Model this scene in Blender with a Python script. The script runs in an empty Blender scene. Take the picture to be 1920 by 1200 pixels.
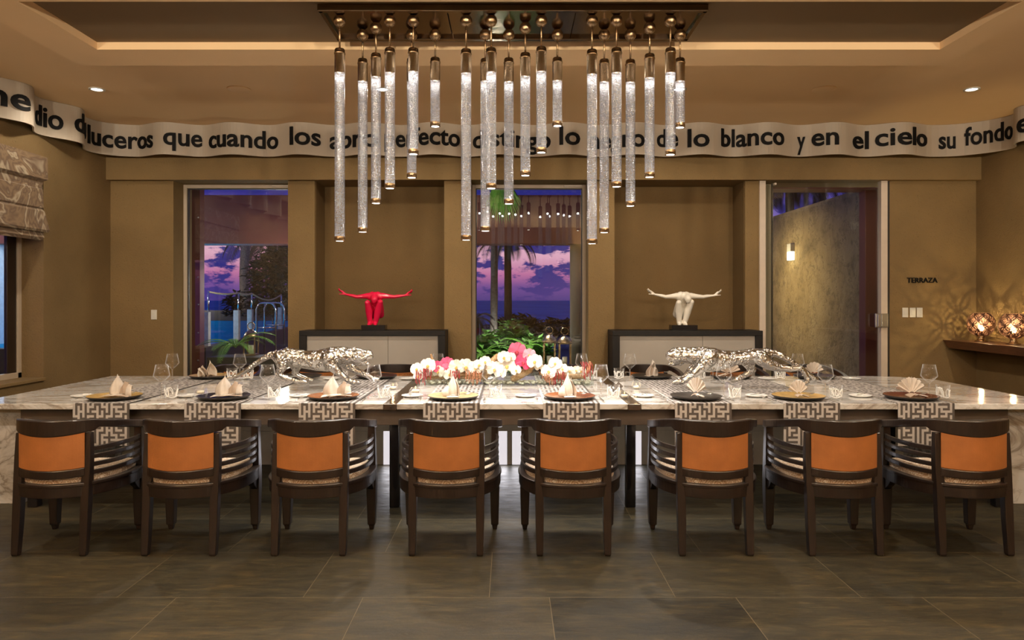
import bpy, math, random
from mathutils import Vector, Matrix
random.seed(7)
C = bpy.context.scene.collection
PI = math.pi
# ------------------------------------------------------------------ camera, world, exposure
F, CX, CY, EYE = 1350.0, 955.0, 562.0, 1.48      # focal length and vanishing point in pixels of the 1920x1200 frame
cam = bpy.data.cameras.new('camera'); camo = bpy.data.objects.new('camera', cam); C.objects.link(camo)
camo.location = (0, 0, EYE); camo.rotation_euler = (PI/2, 0, 0)
cam.sensor_width = 36; cam.lens = 36*F/1920; cam.shift_x = (960-CX)/1920; cam.shift_y = -(600-CY)/1920
cam.clip_end = 6000
sc = bpy.context.scene; sc.camera = camo
vs = sc.view_settings; vs.view_transform = 'Standard'; vs.look = 'None'; vs.gamma = 1; vs.exposure = 0.0; vs.use_curve_mapping = False
cy = sc.cycles
cy.use_denoising = True; cy.max_bounces = 8; cy.diffuse_bounces = 4; cy.glossy_bounces = 4; cy.transparent_max_bounces = 24
cy.transmission_bounces = 6; cy.sample_clamp_indirect = 4; cy.caustics_reflective = False; cy.caustics_refractive = False
WARM = (1.0, 0.885, 0.72)
COOL = (1.0, 0.95, 0.90)
DOWNLIGHT_W, PENDANT_W, TUBE_E, FILL_W, FILL_UP_W = 105.0, 17.5, 0.46, 43.0, 960.0

class NT:
    """A node tree with terse adding and linking."""
    def __init__(s, tree): s.t = tree; s.n = tree.nodes; s.l = tree.links
    def add(s, kind, ins=None, **props):
        n = s.n.new(kind)
        for k, v in props.items(): setattr(n, k, v)
        for k, v in (ins or {}).items(): s.put(n.inputs[k], v)
        return n
    def put(s, sock, v):
        if isinstance(v, bpy.types.NodeSocket): s.l.new(v, sock)
        elif isinstance(v, bpy.types.Node): s.l.new(v.outputs[0], sock)
        else:
            if hasattr(v, '__len__') and len(v) == 3 and sock.type == 'RGBA': v = (*v, 1)
            sock.default_value = v
    def m(s, op, a, b=0.0, c=0.0, clamp=False):
        n = s.n.new('ShaderNodeMath'); n.operation = op; n.use_clamp = clamp
        s.put(n.inputs[0], a); s.put(n.inputs[1], b); s.put(n.inputs[2], c); return n.outputs[0]
    def ramp(s, fac, stops, interp='LINEAR'):
        n = s.n.new('ShaderNodeValToRGB'); r = n.color_ramp; r.interpolation = interp
        while len(r.elements) < len(stops): r.elements.new(0.5)
        for e, (p, c) in zip(r.elements, stops):
            e.position = p; e.color = (*c, 1) if len(c) == 3 else c
        s.put(n.inputs[0], fac); return n.outputs[0]
    def mix(s, fac, a, b, blend='MIX'):
        n = s.n.new('ShaderNodeMix'); n.data_type = 'RGBA'; n.blend_type = blend
        s.put(n.inputs[0], fac); s.put(n.inputs[6], a); s.put(n.inputs[7], b); return n.outputs[2]
    def coord(s, scale=(1, 1, 1), loc=(0, 0, 0), rot=(0, 0, 0), out='Object'):
        t = s.add('ShaderNodeTexCoord')
        return s.add('ShaderNodeMapping', {'Vector': t.outputs[out], 'Scale': scale, 'Location': loc, 'Rotation': rot}).outputs[0]
    def noise(s, vec, scale, detail=3, rough=.5, dist=0.0, out=0):
        return s.add('ShaderNodeTexNoise', {'Vector': vec, 'Scale': scale, 'Detail': detail, 'Roughness': rough, 'Distortion': dist}).outputs[out]
    def bump(s, h, strength=.3, dist=.01):
        return s.add('ShaderNodeBump', {'Height': h, 'Strength': strength, 'Distance': dist}).outputs[0]

def srgb(r, g, b):
    f = lambda c: (c/255/12.92) if c/255 <= .04045 else ((c/255+.055)/1.055)**2.4
    return (f(r), f(g), f(b))

def new_mat(name):
    m = bpy.data.materials.new(name); m.use_nodes = True; t = NT(m.node_tree)
    return m, t, m.node_tree.nodes['Principled BSDF'], m.node_tree.nodes['Material Output']

def simple(name, col, rough=.5, metal=0.0, var=.12, vscale=14, bump=0.0, bscale=60, coat=0.0, emit=None, estr=0.0, spec=.5):
    """A principled surface whose colour wanders a little and whose skin may be bumpy."""
    m, t, p, o = new_mat(name)
    v = t.coord()
    n = t.noise(v, vscale, 4)
    dark = tuple(c*(1-var) for c in col); lite = tuple(min(1, c*(1+var)) for c in col)
    t.put(p.inputs['Base Color'], t.ramp(n, [(.3, dark), (.7, lite)]))
    p.inputs['Roughness'].default_value = rough; p.inputs['Metallic'].default_value = metal
    p.inputs['Specular IOR Level'].default_value = spec
    p.inputs['Coat Weight'].default_value = coat; p.inputs['Coat Roughness'].default_value = .1
    if bump: t.put(p.inputs['Normal'], t.bump(t.noise(v, bscale, 4, .6), bump, .01))
    if emit: p.inputs['Emission Color'].default_value = (*emit, 1); p.inputs['Emission Strength'].default_value = estr
    return m

def stucco(name, col, coarse=1.0):
    m, t, p, o = new_mat(name); v = t.coord()
    n1 = t.noise(v, 1.3, 4); n2 = t.noise(v, 75, 4, .6, .5); n3 = t.noise(v, 14*coarse, 4, .6, 1.0)
    c = t.ramp(n1, [(.3, tuple(x*.86 for x in col)), (.7, tuple(x*1.1 for x in col))])
    c = t.mix(t.ramp(n2, [(.27, (1, 1, 1)), (.36, (0, 0, 0))]), c, tuple(x*.45 for x in col))
    t.put(p.inputs['Base Color'], c); p.inputs['Roughness'].default_value = .85; p.inputs['Specular IOR Level'].default_value = .25
    t.put(p.inputs['Normal'], t.bump(t.m('ADD', t.m('MULTIPLY', n3, .6), n2), .5, .012))
    return m

def glassy(name, tint=(1, 1, 1), refl=(1, 1, 1), base=.03, rim=.6, rough=.0, power=1.0, edge=0.0):
    """Clear thin glass: lets light straight through, mirrors more towards the rim, and may have its very edge whitened in place of bright reflections."""
    m, t, p, o = new_mat(name); m.node_tree.nodes.remove(p)
    tr = t.add('ShaderNodeBsdfTransparent', {'Color': tint}); gl = t.add('ShaderNodeBsdfGlossy', {'Color': refl, 'Roughness': rough})
    fr = t.add('ShaderNodeLayerWeight', {'Blend': .35}).outputs['Facing']
    f = t.m('ADD', t.m('MULTIPLY', t.m('POWER', fr, power*2), rim), base, clamp=True)
    mx = t.add('ShaderNodeMixShader', {0: f, 1: tr, 2: gl})
    if edge:  # white painted into the edge, standing in for bright rim reflections
        df = t.add('ShaderNodeBsdfTranslucent', {'Color': (.95, .95, .95)}); d2 = t.add('ShaderNodeBsdfDiffuse', {'Color': (.95, .95, .95)})
        dd = t.add('ShaderNodeMixShader', {0: .5, 1: df, 2: d2})
        mx = t.add('ShaderNodeMixShader', {0: t.m('MULTIPLY', t.m('POWER', fr, 4.0), edge), 1: mx, 2: dd})
    t.put(o.inputs['Surface'], mx)
    return m

# the world: dusk sky over the sea with violet banks of cloud
w = bpy.data.worlds.new('dusk'); sc.world = w; w.use_nodes = True; t = NT(w.node_tree)
tc = t.add('ShaderNodeTexCoord'); sep = t.add('ShaderNodeSeparateXYZ', {0: tc.outputs['Generated']})
z = sep.outputs[2]
grad = t.ramp(z, [(0.0, srgb(86, 66, 142)), (.018, srgb(122, 82, 158)), (.036, srgb(206, 122, 172)), (.06, srgb(240, 180, 208)), (.085, srgb(238, 186, 214)),
                  (.105, srgb(130, 108, 190)), (.14, srgb(46, 44, 140)), (.4, srgb(66, 74, 158)), (1, srgb(104, 116, 190))])
mp = t.add('ShaderNodeMapping', {'Vector': tc.outputs['Generated'], 'Scale': (9, 9, 24), 'Location': (3.1, 0, 0.35)})
cl = t.noise(mp.outputs[0], 2.1, 8, .6, .2)
cmask = t.ramp(cl, [(.505, (0, 0, 0)), (.555, (1, 1, 1))])
ccol = t.ramp(z, [(0, srgb(78, 60, 140)), (.04, srgb(60, 54, 136)), (.12, srgb(44, 44, 128)), (.4, srgb(60, 66, 140))])
sky = t.mix(cmask, grad, ccol)
bg = w.node_tree.nodes['Background']; t.put(bg.inputs['Color'], sky); bg.inputs['Strength'].default_value = 1.0

# ------------------------------------------------------------------ mesh helpers
class MB:
    def __init__(s): s.v = []; s.f = []; s.mi = []; s.sm = []
    def add(s, vs, fs, mi=0, smooth=False):
        b = len(s.v); s.v += [tuple(x) for x in vs]
        for f in fs: s.f.append([i+b for i in f]); s.mi.append(mi); s.sm.append(smooth)
        return s
    def box(s, x0, x1, y0, y1, z0, z1, mi=0):
        v = [(x, y, z) for z in (z0, z1) for y in (y0, y1) for x in (x0, x1)]
        return s.add(v, [(0, 2, 3, 1), (4, 5, 7, 6), (0, 1, 5, 4), (2, 6, 7, 3), (0, 4, 6, 2), (1, 3, 7, 5)], mi)
    def hexa(s, lo, hi, mi=0):
        """A block from four bottom corners and four top corners, both counter-clockwise."""
        return s.add(list(lo)+list(hi), [(3, 2, 1, 0), (4, 5, 6, 7), (0, 1, 5, 4), (1, 2, 6, 5), (2, 3, 7, 6), (3, 0, 4, 7)], mi)
    def lathe(s, prof, n=24, c=(0, 0, 0), mi=0, smooth=True, ax='z', cap=True):
        vs = []
        for r, h in prof:
            for k in range(n):
                a = 2*PI*k/n; x, y = r*math.cos(a), r*math.sin(a)
                p = (x, y, h) if ax == 'z' else (x, h, y) if ax == 'y' else (h, x, y)
                vs.append((p[0]+c[0], p[1]+c[1], p[2]+c[2]))
        fs = []
        for i in range(len(prof)-1):
            for k in range(n):
                q = (k+1) % n; fs.append((i*n+k, i*n+q, (i+1)*n+q, (i+1)*n+k))
        if cap:
            if prof[0][0] > 1e-6: fs.append(tuple(range(n))[::-1])
            if prof[-1][0] > 1e-6: fs.append(tuple((len(prof)-1)*n+k for k in range(n)))
        return s.add(vs, fs, mi, smooth)
    def tube(s, pts, r, n=8, mi=0, closed=False, smooth=True, flat=1.0):
        pts = [Vector(p) for p in pts]; m = len(pts)
        rs = r if hasattr(r, '__len__') else [r]*m
        vs = []; up = None
        for i, p in enumerate(pts):
            a = pts[(i-1) % m] if closed or i > 0 else p; b = pts[(i+1) % m] if closed or i < m-1 else p
            d = (b-a).normalized() if (b-a).length > 1e-9 else Vector((0, 0, 1))
            if up is None: up = Vector((0, 0, 1)) if abs(d.z) < .9 else Vector((1, 0, 0))
            u = d.cross(up); u = u.normalized() if u.length > 1e-6 else Vector((1, 0, 0)); w_ = u.cross(d).normalized(); up = w_
            for k in range(n):
                t_ = 2*PI*k/n; vs.append(p+(u*math.cos(t_)+w_*math.sin(t_)*flat)*rs[i])
        fs = []
        for i in range(m if closed else m-1):
            j = (i+1) % m
            for k in range(n):
                q = (k+1) % n; fs.append((i*n+k, i*n+q, j*n+q, j*n+k))
        if not closed: fs.append(tuple(range(n))[::-1]); fs.append(tuple((m-1)*n+k for k in range(n)))
        return s.add(vs, fs, mi, smooth)
    def band(s, pts, th, zlo, zhi, mi=0, smooth=True):
        """A rectangular rail swept along a plan curve; thickness and heights may vary along it."""
        m = len(pts); g = lambda a, i: a[i] if hasattr(a, '__len__') else a
        vs = []
        for i, (x, y) in enumerate(pts):
            a = pts[max(0, i-1)]; b = pts[min(m-1, i+1)]; dx, dy = b[0]-a[0], b[1]-a[1]; l = math.hypot(dx, dy) or 1
            nx, ny = -dy/l*g(th, i)/2, dx/l*g(th, i)/2
            vs += [(x+nx, y+ny, g(zlo, i)), (x-nx, y-ny, g(zlo, i)), (x-nx, y-ny, g(zhi, i)), (x+nx, y+ny, g(zhi, i))]
        fs = []
        for i in range(m-1):
            for k in range(4):
                q = (k+1) % 4; fs.append((i*4+k, i*4+q, i*4+4+q, i*4+4+k))
        fs += [(3, 2, 1, 0), tuple((m-1)*4+k for k in range(4))]
        return s.add(vs, fs, mi, False)
    def loft(s, rings, mi=0):
        n = len(rings[0]); m = len(rings); vs = [p for r in rings for p in r]
        fs = [(i*n+k, i*n+(k+1) % n, (i+1)*n+(k+1) % n, (i+1)*n+k) for i in range(m-1) for k in range(n)]
        return s.add(vs, fs+[tuple(range(n))[::-1], tuple((m-1)*n+k for k in range(n))], mi)
    def sphere(s, c, r, n=16, m=10, mi=0, sx=1, sy=1, sz=1):
        vs = []; fs = []
        for i in range(m+1):
            a = PI*i/m
            for k in range(n):
                b = 2*PI*k/n
                vs.append((c[0]+r*sx*math.sin(a)*math.cos(b), c[1]+r*sy*math.sin(a)*math.sin(b), c[2]-r*sz*math.cos(a)))
        for i in range(m):
            for k in range(n):
                q = (k+1) % n; fs.append((i*n+k, i*n+q, (i+1)*n+q, (i+1)*n+k))
        return s.add(vs, fs, mi, True)
    def grid(s, fn, nu, nv, mi=0, smooth=True):
        vs = [fn(i/nu, j/nv) for j in range(nv+1) for i in range(nu+1)]
        fs = [(j*(nu+1)+i, j*(nu+1)+i+1, (j+1)*(nu+1)+i+1, (j+1)*(nu+1)+i) for j in range(nv) for i in range(nu)]
        return s.add(vs, fs, mi, smooth)
    def mesh(s, name, mats):
        me = bpy.data.meshes.new(name); me.from_pydata(s.v, [], s.f)
        for m in (mats if isinstance(mats, (list, tuple)) else [mats]): me.materials.append(m)
        me.polygons.foreach_set('material_index', s.mi); me.polygons.foreach_set('use_smooth', s.sm); me.update()
        return me
    def build(s, name, mats, parent=None, bevel=0.0, seg=2, solid=0.0, fix=False):
        o = bpy.data.objects.new(name, s.mesh(name, mats)); C.objects.link(o)
        if fix:
            import bmesh
            b = bmesh.new(); b.from_mesh(o.data); bmesh.ops.remove_doubles(b, verts=b.verts, dist=1e-5); bmesh.ops.recalc_face_normals(b, faces=b.faces); b.to_mesh(o.data); b.free()
        if parent is not None: o.parent = parent
        if solid: md = o.modifiers.new('thickness', 'SOLIDIFY'); md.thickness = solid; md.offset = 0
        if bevel:
            md = o.modifiers.new('soft_edges', 'BEVEL'); md.width = bevel; md.segments = seg; md.limit_method = 'ANGLE'; md.angle_limit = .6
        return o

def tag(o, label, cat, group=None, kind=None):
    o['label'] = label; o['category'] = cat
    if group: o['group'] = group
    if kind: o['kind'] = kind
    return o
def thing(name, label, cat, loc=(0, 0, 0), rz=0.0, group=None):
    o = bpy.data.objects.new(name, None); o.empty_display_size = .1; C.objects.link(o); o.location = loc; o.rotation_euler = (0, 0, rz)
    return tag(o, label, cat, group)
def struct(o): o['kind'] = 'structure'; return o
def dup(root, loc, rz=None, label=None, scale=None, group=None):
    """A copy of a thing with copies of its parts and their sub-parts."""
    kids = {}
    r = root.copy(); C.objects.link(r); r.location = loc
    if rz is not None: r.rotation_euler = (root.rotation_euler[0], root.rotation_euler[1], rz)
    if label: r['label'] = label
    if group: r['group'] = group
    if scale: r.scale = scale
    def down(a, b):
        for ch in CHILD(a):
            c = ch.copy(); C.objects.link(c); c.parent = b; down(ch, c)
    down(root, r)
    return r
def CHILD(o): return [c for c in list(o.children)]
def P(px, py, d): return Vector(((px-CX)*d/F, d, EYE-(py-CY)*d/F))
def onz(px, py, z): return P(px, py, F*(EYE-z)/(py-CY))
def cat_rom(pts, n=8):
    """Smooth curve through points."""
    pts = [Vector(p) for p in pts]; out = []
    for i in range(len(pts)-1):
        p0 = pts[max(0, i-1)]; p1 = pts[i]; p2 = pts[i+1]; p3 = pts[min(len(pts)-1, i+2)]
        for k in range(n):
            t_ = k/n
            out.append(.5*((2*p1)+(p2-p0)*t_+(2*p0-5*p1+4*p2-p3)*t_**2+(3*p1-p0-3*p2+p3)*t_**3))
    out.append(pts[-1]); return out
def lamp(kind, name, loc, energy, color, parent=None, size=.05, angle=None, blend=.5, rot=(0, 0, 0)):
    l = bpy.data.lights.new(name, kind); l.energy = energy; l.color = color
    if kind in ('POINT', 'SPOT'): l.shadow_soft_size = size
    if kind == 'SPOT': l.spot_size = math.radians(angle); l.spot_blend = blend
    o = bpy.data.objects.new(name, l); C.objects.link(o); o.location = loc; o.rotation_euler = rot
    if parent is not None: o.parent = parent
    return o
def blob(name, chains, voxel, mat, parent=None, smooth=6, extra=None):
    """One continuous body grown round tapered limbs: chains of (point, radius)."""
    mb = MB()
    for ch in chains:
        for (p, r) in ch: mb.sphere(p, r, 14, 10)
        for (p, r), (q, s_) in zip(ch, ch[1:]):
            n = max(2, int((Vector(q)-Vector(p)).length/(min(r, s_)*.45)))
            n = min(n, 40)
            for k in range(1, n):
                t_ = k/n; mb.sphere(Vector(p).lerp(Vector(q), t_), r+(s_-r)*t_, 14, 10)
    if extra: extra(mb)
    o = mb.build(name, mat)
    md = o.modifiers.new('r', 'REMESH'); md.mode = 'VOXEL'; md.voxel_size = voxel; md.use_smooth_shade = True
    if smooth: md = o.modifiers.new('s', 'SMOOTH'); md.iterations = smooth; md.factor = .5
    dg = bpy.context.evaluated_depsgraph_get()
    me = bpy.data.meshes.new_from_object(o.evaluated_get(dg)); old = o.data
    o.modifiers.clear(); o.data = me; me.name = name; bpy.data.meshes.remove(old)
    for p in me.polygons: p.use_smooth = True
    if parent is not None: o.parent = parent
    return o
ORD = ['first', 'second', 'third', 'fourth', 'fifth', 'sixth', 'seventh', 'eighth', 'ninth', 'tenth', 'eleventh', 'twelfth', 'thirteenth', 'fourteenth',
       'fifteenth', 'sixteenth', 'seventeenth', 'eighteenth', 'nineteenth', 'twentieth', 'twenty-first', 'twenty-second', 'twenty-third', 'twenty-fourth']

# ------------------------------------------------------------------ materials
M = {}
M['wall'] = stucco('tan_stucco', (.225, .146, .062))
M['wall_rough'] = stucco('rough_tan_stucco', (.215, .140, .060), .7)
M['niche'] = stucco('brown_stucco', (.172, .107, .043), .8)
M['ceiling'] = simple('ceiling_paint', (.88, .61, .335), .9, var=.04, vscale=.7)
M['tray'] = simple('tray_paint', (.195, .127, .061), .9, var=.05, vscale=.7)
M['frame'] = simple('beige_frame', (.46, .37, .27), .5, var=.03)
M['frame_white'] = simple('pale_frame', (.60, .49, .39), .45, var=.03)
M['seal'] = simple('dark_seal', (.02, .015, .012), .5)
M['wood'] = None
def wood(name, a, b, rough=.3, grain=(1.5, 1.5, 26), coat=.3):
    m, t, p, o = new_mat(name); v = t.coord(scale=grain)
    n = t.noise(v, 4, 5, .6, .8)
    t.put(p.inputs['Base Color'], t.ramp(n, [(.35, a), (.65, b)])); p.inputs['Roughness'].default_value = rough
    p.inputs['Coat Weight'].default_value = coat; p.inputs['Coat Roughness'].default_value = .18
    t.put(p.inputs['Normal'], t.bump(n, .06, .004)); return m
M['wood'] = wood('dark_wenge', (.009, .0056, .0048), (.020, .011, .008), .34, (30, 30, 3))
M['shelfwood'] = wood('red_brown_wood', (.085, .030, .014), (.16, .062, .028), .28, (20, 2, 20))
M['console'] = simple('charcoal_lacquer', (.010, .0085, .008), .5, var=.1, spec=.25)
M['conpanel'] = simple('pale_taupe_panel', (.37, .33, .285), .5, var=.05, vscale=3)
M['apron'] = simple('dark_brown_lacquer', (.085, .066, .054), .35, var=.1)
M['modesty'] = simple('taupe_lacquer', (.45, .39, .33), .35, var=.06)
M['black'] = simple('black_lacquer', (.010, .009, .010), .12, var=.1)
M['bandwood'] = wood('dark_band', (.030, .020, .014), (.060, .042, .030), .16, (3, 30, 3), .6)
M['litpanel'] = simple('backlit_panel', (.8, .78, .82), .4, var=.02, emit=(.93, .88, .95), estr=.72)
def marble():
    m, t, p, o = new_mat('veined_marble'); v = t.coord(scale=(.55, 1.5, 1.0))
    d = t.noise(v, 1.6, 6, .6, 1.2)
    w1 = t.m('ABSOLUTE', t.m('SUBTRACT', d, .5)); vein = t.ramp(w1, [(.0, (.8, .8, .8)), (.022, (.28, .28, .28)), (.07, (0, 0, 0))])
    d2 = t.noise(v, 4.2, 6, .65, 1.6); w2 = t.m('ABSOLUTE', t.m('SUBTRACT', d2, .5))
    vein2 = t.ramp(w2, [(0, (.45, .45, .45)), (.035, (0, 0, 0))])
    cloud = t.ramp(t.noise(v, .9, 4), [(.35, (.58, .555, .515)), (.65, (.80, .775, .74))])
    c = t.mix(vein, cloud, (.20, .155, .115)); c = t.mix(vein2, c, (.30, .25, .20))
    t.put(p.inputs['Base Color'], c); p.inputs['Roughness'].default_value = .10; p.inputs['Coat Weight'].default_value = .3; p.inputs['Coat Roughness'].default_value = .04
    return m
M['marble'] = marble()
def slate():
    m, t, p, o = new_mat('slate_tiles')
    tc = t.add('ShaderNodeTexCoord'); mp = t.add('ShaderNodeMapping', {'Vector': tc.outputs['Object'], 'Location': (.10, -.38, 0)})
    br = t.add('ShaderNodeTexBrick', {'Vector': mp.outputs[0], 'Color1': (0, 0, 0), 'Color2': (1, 1, 1), 'Mortar': (0, 0, 0), 'Scale': 1.0, 'Mortar Size': .0018,
               'Mortar Smooth': .15, 'Bias': 0.0, 'Brick Width': .926, 'Row Height': .64}, offset=.677, offset_frequency=2, squash=1.0)
    rnd = br.outputs['Color']
    sh = t.add('ShaderNodeVectorMath', {0: mp.outputs[0], 1: t.add('ShaderNodeVectorMath', {0: rnd, 'Scale': 37.0}, operation='SCALE').outputs[0]}, operation='ADD')
    v1 = t.add('ShaderNodeMapping', {'Vector': sh.outputs[0], 'Scale': (1.0, 3.2, 1), 'Rotation': (0, 0, .18)}).outputs[0]
    a = t.noise(v1, 1.5, 8, .62, 1.6); b = t.noise(v1, 7, 6, .65, .6); c3 = t.noise(sh.outputs[0], 60, 3, .6)
    v2 = t.add('ShaderNodeMapping', {'Vector': sh.outputs[0], 'Scale': (6, 55, 1), 'Rotation': (0, 0, .06)}).outputs[0]; grain = t.noise(v2, 1.6, 5, .7, .5)
    base = t.ramp(a, [(.28, (.018, .016, .011)), (.45, (.038, .032, .018)), (.58, (.062, .049, .024)), (.72, (.105, .073, .030))])
    base = t.mix(t.ramp(b, [(.35, (.55, .55, .55)), (.6, (0, 0, 0))]), base, (.018, .017, .015))
    base = t.mix(1.0, base, t.ramp(grain, [(.3, (.50, .48, .44)), (.5, (1, 1, 1)), (.72, (1.85, 1.7, 1.35))]), 'MULTIPLY')
    base = t.mix(.42, base, t.ramp(rnd, [(0, (.007, .0072, .007)), (.5, (.032, .029, .021)), (1, (.060, .049, .030))]))
    col = t.mix(br.outputs['Fac'], base, (.135, .105, .062))
    t.put(p.inputs['Base Color'], col)
    t.put(p.inputs['Roughness'], t.ramp(b, [(.3, (.36, .36, .36)), (.7, (.55, .55, .55))]))
    t.put(p.inputs['Normal'], t.bump(t.m('ADD', t.m('MULTIPLY', b, .7), t.m('MULTIPLY', t.m('ADD', c3, grain), .3)), .3, .006)); p.inputs['Specular IOR Level'].default_value = .17
    return m
M['floor'] = slate()
def swirl(name, a, b, c, scale=9.0):
    m, t, p, o = new_mat(name); v = t.coord()
    n = t.noise(v, scale*.35, 3, .5, 2.4)
    wv = t.m('FRACT', t.m('MULTIPLY', n, scale))
    t.put(p.inputs['Base Color'], t.ramp(wv, [(0, a), (.25, b), (.45, a), (.6, c), (.8, b), (1, a)])); p.inputs['Roughness'].default_value = .8
    p.inputs['Sheen Weight'].default_value = .2
    t.put(p.inputs['Normal'], t.bump(t.noise(v, 300, 2), .15, .002)); return m
M['swirl'] = swirl('swirl_fabric', (.74, .60, .44), (.30, .15, .06), (.86, .78, .68), 13)
M['blind'] = swirl('blind_fabric', (.21, .13, .062), (.115, .062, .028), (.40, .32, .215), 4.5)
M['leather'] = simple('orange_leather', (.385, .138, .037), .45, var=.14, vscale=7, bump=.12, bscale=160)
M['nail'] = simple('brass_nail', (.45, .30, .12), .3, 1.0)
M['bronze'] = simple('bronze_metal', (.42, .29, .165), .22, 1.0, bump=.25, bscale=120)
M['canopy'] = simple('canopy_bronze', (.24, .175, .115), .16, 1.0, var=.2, vscale=3, bump=.12, bscale=8)
M['chrome'] = simple('polished_steel', (.75, .72, .68), .12, 1.0, var=.03)
M['steel'] = simple('brushed_steel', (.55, .53, .50), .3, 1.0, var=.04)
M['led'] = simple('led_disc', (1, 1, 1), .5, var=0, emit=(1, .97, .93), estr=14)
M['ribbon'] = simple('ribbon_paint', (.42, .35, .27), .6, var=.03, vscale=2)
M['letters'] = simple('black_letters', (.006, .0055, .0055), .65, var=.1, spec=.15)
M['white'] = simple('white_plastic', (.68, .64, .56), .4, var=.02)
M['china'] = simple('white_china', (.82, .80, .76), .12, var=.02)
M['linen'] = simple('cream_linen', (.66, .58, .50), .85, var=.06, vscale=30, bump=.2, bscale=400)
M['linen_tan'] = simple('tan_linen', (.44, .34, .26), .85, var=.06, vscale=30, bump=.2, bscale=400)
M['gold'] = simple('gold_leaf', (.62, .40, .14), .35, .55, var=.3, vscale=9)
M['palegold'] = simple('pale_gold_leaf', (.66, .52, .28), .3, .5, var=.25, vscale=14)
M['blackplate'] = simple('black_charger_glaze', (.018, .014, .012), .32, var=.3)
M['brownplate'] = simple('brown_charger_glaze', (.20, .075, .03), .2, var=.55, vscale=6)
M['redplate'] = simple('red_brown_charger_glaze', (.10, .026, .016), .18, var=.4, vscale=6)
M['light_key'] = simple('runner_light_weave', (.46, .42, .39), .75, var=.05, vscale=90)
M['dark_key'] = simple('runner_dark_weave', (.075, .062, .055), .75, var=.08, vscale=90)
M['glass'] = glassy('clear_glass', base=.03, rim=.7, power=1.5, edge=1.0)
M['stem'] = glassy('stem_glass', base=.30, rim=.5, power=.8, edge=.9)
M['pane'] = glassy('window_glass', tint=(.93, .95, .93), base=.06, rim=.5, power=2.0)
M['acrylic'] = glassy('acrylic_block', tint=(.90, .90, .90), base=.17, rim=.6, power=1.2, edge=.6)
M['trough'] = glassy('green_edge_glass', tint=(.95, .975, .962), base=.05, rim=.4, power=1.5)
M['frost'] = simple('frosted_white', (.86, .84, .80), .5, var=.02)
M['wax'] = simple('candle_wax', (.85, .78, .62), .5, var=.03)
M['flame'] = simple('flame', (1, .8, .4), .5, var=0, emit=(1, .72, .30), estr=.72)
M['red_lacquer'] = simple('red_lacquer', (.74, .010, .065), .12, var=.03, coat=.6)
M['white_glaze'] = simple('white_glaze', (.80, .74, .64), .2, var=.02, coat=.3)
def silver():
    m, t, p, o = new_mat('embossed_silver'); v = t.coord()
    vo = t.add('ShaderNodeTexVoronoi', {'Vector': v, 'Scale': 26.0, 'Randomness': .85}, feature='F1').outputs['Distance']
    ring = t.ramp(vo, [(.0, (.45, .45, .45)), (.16, (.2, .2, .2)), (.33, (1, 1, 1)), (.50, (.25, .25, .25)), (1, (.15, .15, .15))])
    p.inputs['Base Color'].default_value = (.57, .555, .53, 1); p.inputs['Metallic'].default_value = 1; p.inputs['Roughness'].default_value = .20
    h = t.m('ADD', ring, t.m('MULTIPLY', t.noise(v, 16, 3), 1.1))
    t.put(p.inputs['Normal'], t.bump(h, .6, .011)); return m
M['silver'] = silver()
def bubble():
    """Seeded glass of a lit tube: clear between thousands of bright seeds."""
    m, t, p, o = new_mat('seeded_glass_tube'); m.node_tree.nodes.remove(p)
    v = t.coord()
    vo = t.add('ShaderNodeTexVoronoi', {'Vector': v, 'Scale': 165.0}, feature='F1').outputs['Distance']
    seed = t.ramp(vo, [(.30, (1, 1, 1)), (.52, (0, 0, 0))])
    tr = t.add('ShaderNodeBsdfTransparent', {'Color': (.80, .80, .82)})
    gl = t.add('ShaderNodeBsdfGlossy', {'Color': (.95, .93, .9), 'Roughness': .18, 'Normal': t.bump(vo, .5, .006)})
    tl = t.add('ShaderNodeBsdfTranslucent', {'Color': (.42, .43, .47)})
    em = t.add('ShaderNodeEmission', {'Color': (.86, .91, 1.0), 'Strength': TUBE_E})
    fr = t.add('ShaderNodeLayerWeight', {'Blend': .4}).outputs['Facing']
    a = t.add('ShaderNodeMixShader', {0: t.m('ADD', .14, t.m('MULTIPLY', fr, .5)), 1: tr, 2: gl})
    sd = t.add('ShaderNodeMixShader', {0: .45, 1: tl, 2: em})
    b = t.add('ShaderNodeMixShader', {0: t.m('MULTIPLY', seed, .62), 1: a, 2: sd}); t.put(o.inputs['Surface'], b); return m
M['tube'] = bubble()
# ------------------------------------------------------------------ the room
LX, RX, NY, WY, CZ = -4.93, 5.77, -2.6, 8.90, 3.59
struct(MB().box(LX-.3, RX+.3, NY-.2, 9.45, -.12, 0).build('floor', M['floor']))
b = MB()                                                            # ceiling, with a dropped frame round a dark tray over the table
X0, X1, Y0, Y1 = -3.58, 3.60, 4.36, 6.01
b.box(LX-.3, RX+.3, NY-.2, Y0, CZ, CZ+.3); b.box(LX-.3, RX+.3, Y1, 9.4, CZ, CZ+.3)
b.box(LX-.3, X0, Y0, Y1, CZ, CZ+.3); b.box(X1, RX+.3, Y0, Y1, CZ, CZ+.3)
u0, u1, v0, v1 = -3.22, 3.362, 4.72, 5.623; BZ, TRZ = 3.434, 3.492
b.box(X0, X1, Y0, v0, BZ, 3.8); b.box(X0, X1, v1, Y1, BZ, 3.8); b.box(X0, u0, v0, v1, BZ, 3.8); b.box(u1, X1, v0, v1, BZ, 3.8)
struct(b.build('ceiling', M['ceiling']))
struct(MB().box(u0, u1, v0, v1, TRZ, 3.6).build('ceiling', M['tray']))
b = MB()                                                            # back wall: header, piers and end panels
b.box(LX-.3, RX+.3, 8.80, 9.40, 2.947, 3.75)
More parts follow.
